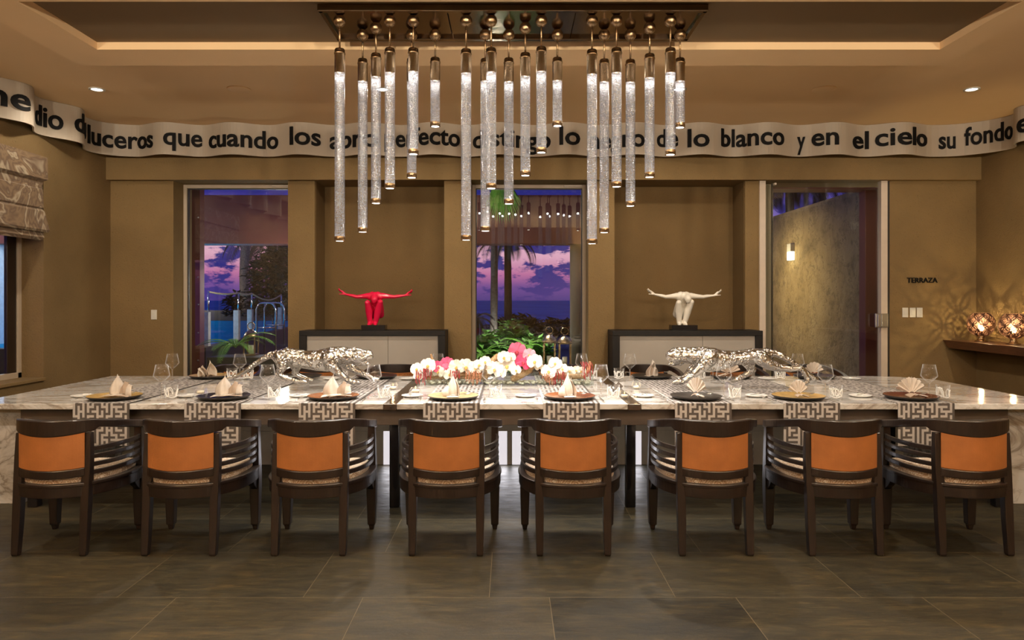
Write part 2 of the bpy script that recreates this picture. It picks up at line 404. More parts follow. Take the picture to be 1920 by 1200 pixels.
for x0, x1 in ((LX-.3, -4.153), (-2.736, -2.406), (-.804, -.475), (.976, 1.299), (2.914, 3.085), (4.95, RX+.3)):
    b.box(x0, x1, WY, 9.42, 0, 2.95)
b.box(4.70, 4.95, WY, 8.99, 0, 2.95)
struct(b.build('wall_back', M['wall']))
for x0, x1 in ((-2.406, -.804), (1.299, 2.914)):                    # brown niches behind the consoles
    b = MB().box(x0, x1, 9.37, 9.42, 0, 2.95).box(x0, x0+.006, 8.93, 9.37, 0, 2.95).box(x1-.006, x1, 8.93, 9.37, 0, 2.95)
    struct(b.build('wall_niche', M['niche']))
b = MB()                                                            # left wall with its window opening
wy0, wy1, wz0, wz1 = 5.55, 7.62, .656, 2.90
b.box(LX-.30, LX, NY-.2, wy0, 0, CZ).box(LX-.30, LX, wy1, WY, 0, CZ).box(LX-.30, LX, wy0, wy1, 0, wz0).box(LX-.30, LX, wy0, wy1, wz1, CZ)
struct(b.build('wall_left', M['wall_rough']))
struct(MB().box(RX, RX+.3, NY-.2, WY, 0, CZ).build('wall_right', M['wall']))
struct(MB().box(LX-.3, RX+.3, NY-.2, NY, 0, CZ).build('wall_near', M['wall']))

def frame_box(b, x0, x1, z0, z1, y0, y1, w, bottom=True):
    b.box(x0, x0+w, y0, y1, z0, z1).box(x1-w, x1, y0, y1, z0, z1).box(x0+w, x1-w, y0, y1, z1-w, z1)
    if bottom: b.box(x0+w, x1-w, y0, y1, z0, z0+w)
for n, x0, x1 in ((1, -4.153, -2.736), (2, -.475, .976)):
    o = bpy.data.objects.new('window_%d' % n, None); C.objects.link(o); struct(o)
    b = MB(); frame_box(b, x0, x1, .0, 2.945, 9.17, 9.25, .045); b.build('frame', M['frame'], o, .004)
    b = MB(); frame_box(b, x0+.045, x1-.045, .045, 2.90, 9.19, 9.23, .012); b.build('gasket', M['seal'], o)
    MB().box(x0+.05, x1-.05, 9.205, 9.213, .05, 2.895).build('pane', M['pane'], o)
    MB().box(x1-.28, x1-.05, 9.14, 9.17, 2.915, 2.935).build('latch_sensor', M['frame_white'], o, .004)
o = bpy.data.objects.new('window_3', None); C.objects.link(o); struct(o)          # in the left wall, under the blind
b = MB().box(-5.22, -5.16, wy1-.06, wy1, wz0, wz1).box(-5.22, -5.16, wy0, wy0+.06, wz0, wz1).box(-5.22, -5.16, wy0, wy1, wz0, wz0+.06).box(-5.22, -5.16, wy0, wy1, wz1-.06, wz1)
b.build('frame', M['frame'], o, .004)
b = MB().box(-5.21, -5.175, wy1-.20, wy1-.06, wz0+.06, wz1-.06).box(-5.21, -5.175, wy0+.06, wy0+.16, wz0+.06, wz1-.06); b.build('sash', M['wood'], o, .004)
MB().box(-5.195, -5.188, wy0+.1, wy1-.1, wz0+.06, wz1-.06).build('pane', M['pane'], o)
MB().box(-5.16, -4.90, wy0, wy1, wz0-.03, wz0+.004).build('sill', M['wall'], o, .006)
o = bpy.data.objects.new('door_1', None); C.objects.link(o); struct(o)            # sliding glass door to the terrace
b = MB().box(3.085, 3.16, 8.87, 8.99, 0, 2.947).box(4.582, 4.662, 8.87, 8.96, 0, 2.947)
b.build('frame', M['frame_white'], o, .004)
MB().box(4.662, 4.70, 8.90, 9.0, 0, 2.947).build('track_seal', M['seal'], o)
MB().box(3.262, 3.274, 8.94, 8.97, 0, 2.93).build('gasket', M['seal'], o)
MB().box(3.25, 4.60, 8.925, 8.935, .02, 2.945).build('pane', M['pane'], o)
b = MB().box(4.50, 4.655, 8.845, 8.87, 1.14, 1.31).box(4.51, 4.54, 8.80, 8.845, 1.15, 1.30).box(4.56, 4.575, 8.82, 8.845, 1.15, 1.30)
b.build('handle', M['steel'], o, .004)
MB().box(3.262, 3.29, 8.86, 8.92, 2.895, 2.92).build('latch_sensor', M['frame_white'], o, .004)

# ------------------------------------------------------------------ ribbon of verse along the walls
def ribpath():
    pts = []
    for y in [2.0+.1*k for k in range(int((7.97-2.0)/.1)+1)]:
        pts.append((-4.812+.095*math.cos(2*PI*(y-7.06)/.87), y))
    pts += [(-4.735, 7.99), (-4.79, 8.11), (-4.88, 8.25), (-4.89, 8.38), (-4.835, 8.53), (-4.69, 8.64)]
    x = -4.50
    while x < 4.99:
        pts.append((x, 8.615+.075*math.cos(2*PI*(x+4.507)/.8))); x += .1
    pts += [(5.09, 8.69), (5.36, 8.65), (5.58, 8.50), (5.70, 8.34), (5.735, 8.22), (5.70, 8.10), (5.61, 8.0), (5.57, 7.88)]
    for y in [7.75-.1*k for k in range(58)]:
        pts.append((5.65-.08*math.cos(2*PI*(y-7.88)/.87), y))
    return [(p.x, p.y) for p in cat_rom([(a, c, 0) for a, c in pts], 3)]
RP = ribpath()
acc = [0.0]
for a, c in zip(RP, RP[1:]): acc.append(acc[-1]+math.hypot(c[0]-a[0], c[1]-a[1]))
RZ0, RZ1 = 3.205, 3.587
rib = MB().band(RP, .014, RZ0, RZ1).build('verse_ribbon', M['ribbon'])
for p in rib.data.polygons: p.use_smooth = False
tag(rib, 'wavy beige ribbon with raised black Spanish verse running round under the ceiling', 'sign')
def at_s(s):
    import bisect
    i = min(max(bisect.bisect(acc, s)-1, 0), len(RP)-2); k = (s-acc[i])/(acc[i+1]-acc[i])
    a, c = RP[i], RP[i+1]; dx, dy = c[0]-a[0], c[1]-a[1]; l = math.hypot(dx, dy)
    return a[0]+dx*k, a[1]+dy*k, dy/l, -dx/l
def s_of_px(px, lo=None, hi=None):
    best = None
    for i, (x, y) in enumerate(RP):
        if lo is not None and not (lo <= acc[i] <= hi): continue
        q = CX+x*F/y; e = abs(q-px)
        if best is None or e < best[0]: best = (e, acc[i])
    return best[1]
def glyphs(body, extrude, bold=.019):
    """Letters as one mesh, 1 unit tall ascenders, from the built-in typeface."""
    cu = bpy.data.curves.new('t', 'FONT'); cu.body = body; cu.size = 1; cu.offset = bold; cu.extrude = extrude; cu.resolution_u = 4
    o = bpy.data.objects.new('t', cu); C.objects.link(o); bpy.context.view_layer.update()
    me = bpy.data.meshes.new_from_object(o.evaluated_get(bpy.context.evaluated_depsgraph_get()))
    bpy.data.objects.remove(o); bpy.data.curves.remove(cu)
    import bmesh
    b = bmesh.new(); b.from_mesh(me); xs = [v.co.x for v in b.verts]; x = min(xs)+.05
    while x < max(xs):
        bmesh.ops.bisect_plane(b, geom=b.verts[:]+b.edges[:]+b.faces[:], plane_co=(x, 0, 0), plane_no=(1, 0, 0)); x += .05
    b.to_mesh(me); b.free(); return me
i_back = acc[min(range(len(RP)), key=lambda i: abs(RP[i][0]+4.74)+abs(RP[i][1]-8.12))]
i_right = acc[min(range(len(RP)), key=lambda i: abs(RP[i][0]-5.73)+abs(RP[i][1]-8.24))]
sleft = lambda y: acc[min(range(len(RP)), key=lambda i: abs(RP[i][1]-y)+(0 if RP[i][0] < -4.4 else 99))]
sright = lambda y: acc[min(range(len(RP)), key=lambda i: abs(RP[i][1]-y)+(0 if RP[i][0] > 5.3 else 99))]
words = [('me', sleft(6.60), sleft(7.06)), ('dio', sleft(7.40), sleft(7.74)), ('dos', sleft(7.85), sleft(8.24))]
for wd, p0, p1 in (('luceros', 163, 287), ('que', 308, 381), ('cuando', 395, 523), ('los', 544, 598), ('abro', 618, 706), ('perfecto', 722, 864),
                   ('distingo', 888, 1031), ('lo', 1050, 1085), ('negro', 1108, 1208), ('de', 1230, 1274), ('lo', 1292, 1327), ('blanco', 1351, 1469),
                   ('y', 1492, 1511), ('en', 1525, 1571), ('el', 1597, 1627), ('cielo', 1642, 1738), ('su', 1755, 1785), ('fondo', 1809, 1902)):
    words.append((wd, s_of_px(p0, i_back, i_right), s_of_px(p1, i_back, i_right) if wd != 'fondo' else sright(8.16)))
words.append(('estrellado', sright(7.86), sright(6.6)))
for k, (wd, s0, s1) in enumerate(words):
    me = glyphs(wd, .02); xs = [v.co.x for v in me.vertices]; a, c = min(xs), max(xs)
    ztop = RZ0+(.118 if k % 2 == 0 else .095)
    for v in me.vertices:
        s_ = s0+(v.co.x-a)/(c-a)*(s1-s0); x, y, nx, ny = at_s(s_); off = .011+(.012 if v.co.z > 0 else 0)
        v.co = (x+nx*off, y+ny*off, ztop+v.co.y*.300)
    me.materials.clear(); me.materials.append(M['letters'])
    o = bpy.data.objects.new('raised_word', me); C.objects.link(o); o.parent = rib; o['label'] = 'raised black word %s' % wd

# ------------------------------------------------------------------ ceiling fittings
def downlight(x, y, label, w=DOWNLIGHT_W, zc=CZ):
    t = thing('downlight', label, 'ceiling light', (x, y, zc), group='recessed downlights in the ceiling')
    MB().lathe([(.075, 0), (.075, -.008), (.055, -.010), (.052, -.003)], 24, cap=False).build('bezel', M['white'], t)
    MB().lathe([(.0001, -.004), (.05, -.004)], 20, cap=False).build('lens', M['led'], t)
    lamp('SPOT', 'downlight_beam', (0, 0, -.03), w, WARM, t, .05, 165, .5); return t
for k, x in enumerate((-4.13, -1.27, 1.70, 4.63)):
    downlight(x, 7.21, 'small lit downlight over the back wall, %s of four from the blind end' % ORD[k], DOWNLIGHT_W*(.5, 1.25, 1.25, .45)[k])
    downlight(x, 4.0, 'small downlight above the near chairs, %s of four from the blind end' % ORD[k], DOWNLIGHT_W*1.25)
    downlight(x, .6, 'small downlight behind the near chairs, %s of four from the blind end' % ORD[k], DOWNLIGHT_W*1.5)
for px, lb in ((448, 'flat round ceiling speaker on the blind side of the chandelier'), (1545, 'flat round ceiling speaker on the lamp side of the chandelier')):
    x = (px-CX)*7.21/F
    o = MB().lathe([(.115, 0), (.115, -.006), (.10, -.009), (.0001, -.008)], 32, (x, 7.21, CZ)).build('ceiling_speaker', M['ceiling']); tag(o, lb, 'speaker')

for k, (x, y) in enumerate(((-4.3, NY), (-2.4, NY), (2.4, NY), (4.3, NY))):          # wall lights added behind the camera as front and ceiling fill
    t = thing('sconce_or_fill_lamp', 'added frosted fill uplighter high on the near wall, %s from the blind end' % ORD[k], 'wall light', (x, y, 2.45), group='added fill lights on the near wall')
    MB().box(-.06, .06, 0, .03, -.10, .10).build('back_plate', M['bronze'], t, .004); MB().lathe([(.05, -.16), (.085, .16)], 20, (0, .13, 0), cap=False).build('shade', M['frame_white'], t)
    MB().box(-.01, .01, .03, .05, -.01, .01).build('bracket', M['bronze'], t)
    lamp('POINT', 'sconce_or_fill_light', (0, .30, .0), FILL_W, WARM, t, .12); lamp('SPOT', 'fill_uplight', (0, .16, .2), FILL_UP_W, WARM, t, .1, 150, .6, (math.radians(180-35), 0, 0))

# ------------------------------------------------------------------ chandelier
t = thing('chandelier_canopy', 'long bronze ceiling plate that the glass tube pendants hang from', 'chandelier', (0, 0, 0))
cx0, cx1, cyn, cyf, cz = -1.29, 1.337, 4.90, 5.456, 3.464
for k, (p0, p1) in enumerate(((cx0, -.429), (-.425, .458), (.462, cx1))):
    b = MB().box(p0, p1, cyn, cyf, cz, TRZ-.001)
    b.build('panel', M['canopy'], t, .003)
b = MB()
for y in (cyn, cyf-.02): b.box(cx0-.015, cx1+.015, y-.012, y+.03, cz-.022, TRZ-.002)
for x in (cx0-.012, cx1-.018): b.box(x, x+.03, cyn, cyf, cz-.022, TRZ-.002)
b.build('rim', M['canopy'], t, .004)
ROW = {'f': 5.016, 'm': 5.148, 'b': 5.28}
pend = [(637, 'f', 91, 136, 453), (680, 'b', 110, 152, 436), (705, 'm', 100, 144, 382), (731, 'f', 90, 136, 354), (775, 'f', 90, 134, 290), (772, 'b', 109, 152, 334), (816, 'b', 108, 151, 238),
        (874, 'f', 92, 137, 451), (910, 'b', 110, 152, 434), (921, 'f', 90, 135, 354), (954, 'b', 109, 153, 383), (985, 'm', 99, 143, 330), (1015, 'f', 88, 134, 287), (1045, 'b', 108, 151, 237),
        (1110, 'f', 93, 139, 458), (1133, 'b', 111, 153, 437), (1156, 'f', 90, 136, 351), (1182, 'b', 112, 154, 387), (1218, 'm', 101, 146, 333), (1257, 'f', 90, 136, 291), (1275, 'b', 109, 152, 240)]
for k, (px, row, yt, yg, yb) in enumerate(sorted(pend)):
    d = ROW[row]; X = (px-CX)*d/F; zt, zg, zb = (EYE-(q-CY)*d/F for q in (yt, yg, yb))
    length = 'long' if yb > 400 else 'mid-length' if yb > 300 else 'short'
    t = thing('pendant_light', '%s lit seeded glass tube pendant, %s of the chandelier from the blind end' % (length, ORD[k]), 'pendant lamp', (X, d, zb), group='glass tube pendants of the chandelier')
    h = zt-zb; g = zg-zb; ct = cz-zb
    r_ = .0358
    MB().sphere((0, 0, ct-.040), .043, 16, 10).build('mount_ball', M['bronze'], t)
    MB().lathe([(.007, h-.005), (.007, ct)], 10).build('rod', M['bronze'], t)
    MB().lathe([(r_, g-.005), (r_, h-.042), (r_+.003, h-.040), (r_+.003, h-.031), (r_, h-.029), (r_, h-.012), (r_-.005, h-.003), (.004, h)], 20).build('cap', M['bronze'], t)
    MB().lathe([(r_-.0012, .028), (r_-.0012, g)], 24, cap=False).build('glass_tube', M['tube'], t)
    b = MB().lathe([(.0001, g-.004), (.031, g-.004)], 20, cap=False); b.build('diode', M['led'], t)
    MB().lathe([(.027, .002), (r_+.001, .002), (r_+.001, .032), (r_, .036)], 20, cap=False).build('end_ring', M['bronze'], t)
    MB().lathe([(.0001, .004), (.030, .004)], 20, cap=False).build('end_lens', M['led'], t)
    lamp('SPOT', 'pendant_beam', (0, 0, -.01), PENDANT_W, COOL, t, .03, 120, .9)
    lamp('POINT', 'tube_diode', (0, 0, g-.03), .45, (1, .97, .94), t, .02)

# ------------------------------------------------------------------ the long table
TZ = .76; TN, TF = 4.98, 6.80; TX0, TX1 = -3.76, 3.84
t = thing('dining_table', 'very long marble dining table with dark cross bands in the middle of the room', 'table', (0, 5.9, 0))
def up(b): return b
def rel(o): o.parent = t; o.matrix_parent_inverse = Matrix.Translation((0, -5.9, 0)); return o
def slab(pts, name, mat, z0=TZ-.04, z1=TZ):
    b = MB(); n = len(pts)
    b.add([(x, y, z0) for x, y in pts]+[(x, y, z1) for x, y in pts], [tuple(range(n))[::-1], tuple(range(n, 2*n))]+[(i, (i+1) % n, n+(i+1) % n, n+i) for i in range(n)])
    return rel(b.build(name, mat, None, .004))
slab([(TX0, TN), (-.872, TN), (-.872, TF), (TX0, TF)], 'marble_top', M['marble'])
slab([(-.780, TN), (.820, TN), (.820, TF), (-.780, TF)], 'marble_top', M['marble'])
slab([(.912, TN), (TX1, TN), (TX1, 6.45), (3.76, 6.62), (3.60, 6.74), (3.40, TF), (.912, TF)], 'marble_top', M['marble'])
for x0 in (-.872, .820): slab([(x0+.001, TN-.004), (x0+.091, TN-.004), (x0+.091, TF), (x0+.001, TF)], 'cross_band', M['bandwood'], TZ-.045, TZ-.002)
rel(MB().box(-3.45, 3.52, TN+.10, TF-.10, TZ-.165, TZ-.041).build('apron', M['apron'], None, .004))
for x in (-.82, .866, -3.40, 3.50):
    for y in (5.16, 6.62): rel(MB().box(x-.034, x+.034, y-.034, y+.034, 0, TZ-.042).build('leg', M['black'], None, .005))
for x in (-3.735, 3.60): rel(MB().box(x, x+.20, 5.22, 6.58, 0, TZ-.041).build('end_slab', M['marble'], None, .004))
b = MB().box(-2.55, 2.62, 6.46, 6.56, .30, TZ-.165); rel(b.build('modesty_panel', M['modesty'], None, .004))
M['strip'] = simple('added_fill_strip', (1, .95, .85), .5, var=0, emit=(1, .9, .72), estr=2.0)
for x0, x1 in ((-2.5, -.9), (-.75, .8), (.95, 2.55)):                # slim strip lamps added under the apron to brighten the modesty panel
    rel(MB().box(x0, x1, 5.55, 5.58, TZ-.177, TZ-.166).build('fill_strip', M['strip']))
    l = lamp('AREA', 'fill_strip_light', ((x0+x1)/2, 5.565, TZ-.18), 1.6, (1, .9, .72), None, rot=(math.radians(35), 0, 0)); l.data.shape = 'RECTANGLE'; l.data.size = x1-x0; l.data.size_y = .03; rel(l)
prev = -2.55
for x0, x1 in ((-1.13, -1.0), (-.095, -.02), (.025, .145), (1.065, 1.185)):
    rel(MB().box(prev, x0, 6.46, 6.56, 0, .30).build('plinth', M['modesty'], None, .003))
    rel(MB().box(x0, x1, 6.462, 6.555, 0, .298).build('light_panel', M['litpanel'])); prev = x1
    l = lamp('AREA', 'panel_glow', ((x0+x1)/2, 6.45, .16), .8, (.97, .94, 1.0), None, rot=(math.radians(-90), 0, 0)); l.data.shape = 'RECTANGLE'; l.data.size = x1-x0; l.data.size_y = .26; rel(l)
rel(MB().box(prev, 2.62, 6.46, 6.56, 0, .30).build('plinth', M['modesty'], None, .003))

# ------------------------------------------------------------------ woven runners with a meander
def maze(w, h, seed):
    """Light strokes that join neighbouring nodes of a lattice without closing a loop: 2w x 2h cells."""
    r = random.Random(seed); g = [[0]*(2*w) for _ in range(2*h)]; par = list(range(w*h))
    def find(a):
        while par[a] != a: a = par[a]
        return a
    e = [(i, j, dx, dy) for j in range(h) for i in range(w) for dx, dy in ((1, 0), (0, 1)) if i+dx < w and j+dy < h]; r.shuffle(e)
    deg = [0]*(w*h)
    for i, j, dx, dy in e:
        a, c = j*w+i, (j+dy)*w+i+dx
        if find(a) != find(c) and deg[a] < 3 and deg[c] < 3 and r.random() < .9:
            par[find(a)] = find(c); deg[a] += 1; deg[c] += 1; g[2*j+dy][2*i+dx] = 1
    for j in range(h):
        for i in range(w): g[2*j][2*i] = 1
    return g
RW = .39; cell = RW/24
NR = int((TF-TN+.03)/cell); NH = 18
g = maze(12, (NR+2*NH)//2+2, 5)
prof = [(TN-.006, TZ+.004-cell*k) for k in range(NH, 0, -1)]+[(TN-.006+(TF-TN+.012)*k/NR, TZ+.004) for k in range(NR+1)]+[(TF+.006, TZ+.004-cell*k) for k in range(1, NH+1)]
b = MB(); n = len(prof)
b.v = [(i*cell-RW/2, y, z) for y, z in prof for i in range(25)]
for j in range(n-1):
    for i in range(24): b.f.append([j*25+i, j*25+i+1, (j+1)*25+i+1, (j+1)*25+i]); b.mi.append(0 if g[j][i] else 1); b.sm.append(False)
runner0 = b.build('table_runner', [M['light_key'], M['dark_key']], None, solid=.003)
runx = [-2.82, -2.05, -1.26, -.40, .43, 1.34, 2.09, 2.88]
for k, x in enumerate(runx):
    o = runner0 if k == 0 else runner0.copy()
    if k: C.objects.link(o)
    o.location = (x, 0, 0)
    tag(o, 'grey and cream meander-woven runner hanging off the table, %s from the blind end' % ORD[k], 'table runner', 'woven runners across the table')

# ------------------------------------------------------------------ barrel chairs
half = [(.275, .265), (.298, .12), (.278, -.06), (.200, -.205), (.105, -.262), (0, -.280)]
plan = half+[(-x, y) for x, y in half[-2::-1]]
PL = [(p.x, p.y) for p in cat_rom([(x, y, 0) for x, y in plan], 6)]
def sub(y_max=None, x_abs=None):
    return [p for p in PL if (y_max is None or p[1] <= y_max) and (x_abs is None or abs(p[0]) <= x_abs)]
def make_chair():
    t = thing('barrel_chair', '', 'chair', (0, 0, 0))
    hi = [.785-.086*max(0, (y+.20))/.465 if y > -.20 else .785 for x, y in PL]
    lo = []
    for (x, y), h in zip(PL, hi):
        q = max(0, 1-(abs(x)/.2)**2) if y < -.19 else 0
        lo.append(.712-.022*q if y < -.185 else h-.048)
    th = [.046 if y > -.1 else .036 for x, y in PL]
    MB().band(PL, th, lo, hi).build('crest_rail', M['wood'], t, .006)
    back = [(x, y) for x, y in PL if y < -.19 and abs(x) < .19]
    q = [max(0, 1-(abs(x)/.19)**2) for x, y in back]
    lp = MB().band(back, .026, [.505-.010*k for k in q], [.716-.02*k for k in q]).build('back_panel', M['leather'], t, .005)
    b = MB()
    for i, (x, y) in enumerate(back):
        if i % 2 == 0: b.sphere((x, y+.016, .688-.02*q[i]), .006, 8, 6)
    b.build('upholstery_nail', M['nail'], lp)
    MB().band(back, .032, [.456-.008*k for k in q], [.506-.010*k for k in q]).build('lower_rail', M['wood'], t, .005)
    for s in (1, -1):
        def sq(x, y, z, w): return [(x-w, y-w, z), (x+w, y-w, z), (x+w, y+w, z), (x-w, y+w, z)]
        MB().loft([sq(s*.196, -.245, 0, .017), sq(s*.196, -.245, .012, .020), sq(s*.196, -.228, .20, .0235), sq(s*.197, -.214, .40, .0245), sq(s*.200, -.204, .56, .0225), sq(s*.200, -.1995, .705, .0185)]).build('rear_leg', M['wood'], t, .004)
        x = s*.272; b = MB()
        b.loft([sq(x, .235, 0, .013), sq(x, .235, .03, .018), sq(x, .235, .034, .024), sq(x, .235, .25, .030), sq(x, .235, .335, .031), sq(x, .235, .42, .029), sq(x, .235, .672, .022)])
        b.hexa([(x-.02, .16, .30), (x+.02, .16, .30), (x+.02, .21, .26), (x-.02, .21, .26)], [(x-.02, .12, .35), (x+.02, .12, .35), (x+.02, .21, .35), (x-.02, .21, .35)])
        b.build('front_leg', M['wood'], t, .004)
        side = [(p[0], p[1]) for p in PL if p[0]*s > .19 and -.21 < p[1] < .245]
        for z in (.468, .514, .560, .606):
            MB().band([(x_*.985, y_) for x_, y_ in side], .015, z-.012, z+.014).build('side_slat', M['wood'], t, .003)
    rail = PL
    b = MB().band([(x*.985, y*.985) for x, y in rail], .036, .338, .402); b.band([(-.275, .245), (.275, .245)], .036, .338, .402)
    b.band([(x*.985, y*.985) for x, y in rail], .046, .398, .418); b.build('seat_rail', M['wood'], t, .004)
    ins = [(x*.90, y*.92) for x, y in PL]
    b = MB(); nn = len(ins); lay = [(1.02, .400), (1.03, .438), (1.0, .452), (.93, .462), (.4, .468)]
    vs_ = [(x*k, .0+(y-.0)*k, z) for k, z in lay for x, y in ins]
    fs_ = [(l*nn+i, l*nn+(i+1) % nn, (l+1)*nn+(i+1) % nn, (l+1)*nn+i) for l in range(len(lay)-1) for i in range(nn)]
    fs_ += [tuple(range(nn))[::-1], tuple((len(lay)-1)*nn+i for i in range(nn))]
    b.add(vs_, fs_, 0, True); b.build('cushion', M['swirl'], t, fix=True)
    return t
chair0 = make_chair()
nearx = [-2.66, -1.91, -1.16, -.366, .372, 1.196, 1.946, 2.70]
farx = [-2.88, -2.06, -1.20, -.38, .50, 1.47, 2.33, 3.12]
nyaw = [.0, .0, .0, .0, .0, .0, .0, .0]
spot = ['nearest the blind', 'second from the blind end', 'third from the blind end', 'at the pale gold charger', 'fourth from the lamp end', 'third from the lamp end', 'second from the lamp end', 'nearest the lamps']
for k, x in enumerate(nearx):
    o = chair0 if k == 0 else dup(chair0, (0, 0, 0))
    o.location = (x, 4.415, 0); o.rotation_euler = (0, 0, nyaw[k])
    tag(o, 'dark barrel chair in the near row with orange back, %s' % spot[k], 'chair', 'barrel chairs in the near row')
for k, x in enumerate(farx):
    o = dup(chair0, (x, 7.50, 0), PI)
    tag(o, 'dark barrel chair facing us across the table, far row, %s from the blind end' % ORD[k], 'chair', 'barrel chairs in the far row')

# ------------------------------------------------------------------ consoles, sculptures, shelf, lamps
def console(x0, x1, label):
    t = thing('console_cabinet', label, 'console', ((x0+x1)/2, 8.66, 0)); w = (x1-x0)/2
    zt = 1.115; y0, y1 = -.19, .23
    MB().box(-w, w, y0, y1, zt-.06, zt).build('top', M['console'], t, .004)
    for s in (-1, 1):
        MB().box(min(s*w, s*(w-.085)), max(s*w, s*(w-.085)), y0, y1, 0, zt-.06).build('side_panel', M['console'], t, .004)
    for a, c in ((-w+.085, .18), (.182, w-.085)):
        MB().box(a+.001, c, y0+.03, y0+.05, .06, zt-.062).build('front_panel', M['conpanel'], t, .002)
    MB().box(-w+.085, w-.085, y0+.06, y1, .02, zt-.062).build('carcass', M['console'], t)
    return t
console(-2.475, -.755, 'dark framed pale console in the niche holding the red figure')
console(1.215, 2.985, 'dark framed pale console in the niche holding the white figure')
def crouching(mat, label, x, headdx, flip, basew):
    t = thing('crouching_figure', label, 'sculpture', (x, 8.66, 1.1155))
    MB().box(-basew/2, basew/2, -.085, .085, 0, .062).build('plinth', M['black'], t, .003)
    K = 5.93e-4
    def q(cx, cy, y): return ((cx-885)*K*flip, y, .060+(872-cy)*K)
    ch = []
    for hip, knee, ank, toe in (((800, 650, .085), (768, 420, -.070), (802, 830, -.010), (785, 862, -.062)), ((970, 650, .085), (1022, 405, -.065), (905, 830, -.010), (922, 862, -.062))):
        ch.append([(q(*hip), .056), (q((hip[0]+knee[0])/2, (hip[1]+knee[1])/2, .01), .047), (q(*knee), .034)])
        m1 = (.5*knee[0]+.5*ank[0], .58*knee[1]+.42*ank[1]); ch.append([(q(*knee), .033), (q(m1[0], m1[1], -.025), .045), (q(.25*knee[0]+.75*ank[0], .25*knee[1]+.75*ank[1], -.016), .036), (q(*ank), .030)])
        ch.append([(q(*ank), .031), (q((ank[0]+toe[0])/2, 850, -.04), .025), (q(*toe), .016)])
    ch.append([(q(882, 650, .10), .066), (q(885, 480, .10), .062), (q(890, 350, .05), .066), (q(895, 290, .0), .056)])
    ch.append([(q(790, 292, .012), .044), (q(840, 268, .012), .046), (q(890, 275, .005), .040), (q(950, 268, .012), .046), (q(1005, 292, .012), .044)])
    ch.append([(q(895, 295, -.02), .033), (q(905+headdx, 322, -.06), .031)])
    ch.append([(q(925+headdx, 318, -.070), .042), (q(925+headdx, 345, -.088), .040), (q(925+headdx, 385, -.092), .028)])
    for s, sh, el, wr, hand in ((-1, (760, 280), (530, 300), (300, 250), (225, 190)), (1, (1040, 280), (1290, 300), (1515, 272), (1590, 210))):
        ch.append([(q(*sh, .01), .038), (q((sh[0]+el[0])/2, (sh[1]+el[1])/2, .005), .028), (q(*el, 0), .022), (q((2*el[0]+wr[0])/3, (2*el[1]+wr[1])/3-4, 0), .0205), (q(*wr, 0), .0125)])
        ch.append([(q(*wr, 0), .0135), (q(*hand, 0), .0145)])
        for k in range(4):
            fx = hand[0]+s*(70-12*abs(k-1)); fy = hand[1]-62+22*k; ch.append([(q(hand[0], hand[1]-8+8*k, -.012+.008*k), .0068), (q((hand[0]+fx)/2, (hand[1]+fy)/2+6, -.014+.009*k), .0062), (q(fx, fy, -.012+.009*k), .0052)])
        ch.append([(q(wr[0]+s*15, wr[1], -.01), .008), (q(wr[0]+s*120, wr[1]-8, -.016), .0055)])
    blob('body', ch, .0042, mat, t, 4); return t
crouching(M['red_lacquer'], 'glossy red crouching figure with arms spread wide on a black plinth', (702-CX)*8.66/F, -15, 1, .285)
crouching(M['white_glaze'], 'white crouching figure with arms spread wide on a black plinth', (1281-CX)*8.66/F, 20, 1, .305)
b = MB().hexa([(5.40, 5.2, .885), (5.77, 5.2, .885), (5.77, 8.86, .885), (5.40, 8.86, .885)], [(5.355, 5.2, .985), (5.77, 5.2, .985), (5.77, 8.9, .985), (5.355, 8.9, .985)])
tag(b.build('wall_shelf', M['shelfwood'], None, .004), 'thick red-brown wooden shelf on the wall under the two pierced globe lamps', 'shelf')
def pierced():
    """Blackened metal with interlocking rings round fields of punched holes that let the bulb shine through."""
    m, t, p, o = new_mat('pierced_metal'); v = t.coord()
    sp = t.add('ShaderNodeSeparateXYZ', {0: v}); u = t.m('MULTIPLY', t.m('ARCTAN2', sp.outputs[1], sp.outputs[0]), 8/(2*PI)); w_ = t.m('MULTIPLY', sp.outputs[2], 8.6)
    solid = None
    for off in (0.0, .5):
        a = t.m('SUBTRACT', t.m('FRACT', t.m('ADD', u, off+8)), .5); c = t.m('SUBTRACT', t.m('FRACT', t.m('ADD', w_, off+8.28)), .5)
        d = t.m('SQRT', t.m('ADD', t.m('MULTIPLY', a, a), t.m('MULTIPLY', c, c)))
        ring = t.m('LESS_THAN', t.m('ABSOLUTE', t.m('SUBTRACT', d, .46)), .038); solid = ring if solid is None else t.m('MAXIMUM', solid, ring)
    h = t.add('ShaderNodeTexVoronoi', {'Vector': v, 'Scale': 140.0, 'Randomness': .4}, feature='F1').outputs['Distance']
    hole = t.m('MULTIPLY', t.m('SUBTRACT', 1.0, solid), t.m('LESS_THAN', h, .47))
    p.inputs['Base Color'].default_value = (.16, .085, .065, 1); p.inputs['Metallic'].default_value = .8; p.inputs['Roughness'].default_value = .4
    tr = t.add('ShaderNodeBsdfTransparent'); t.put(o.inputs['Surface'], t.add('ShaderNodeMixShader', {0: hole, 1: p.outputs[0], 2: tr})); return m
M['pierced'] = pierced()
M['bulb'] = simple('lamp_bulb', (1, .9, .7), .4, var=0, emit=(1, .76, .42), estr=22)
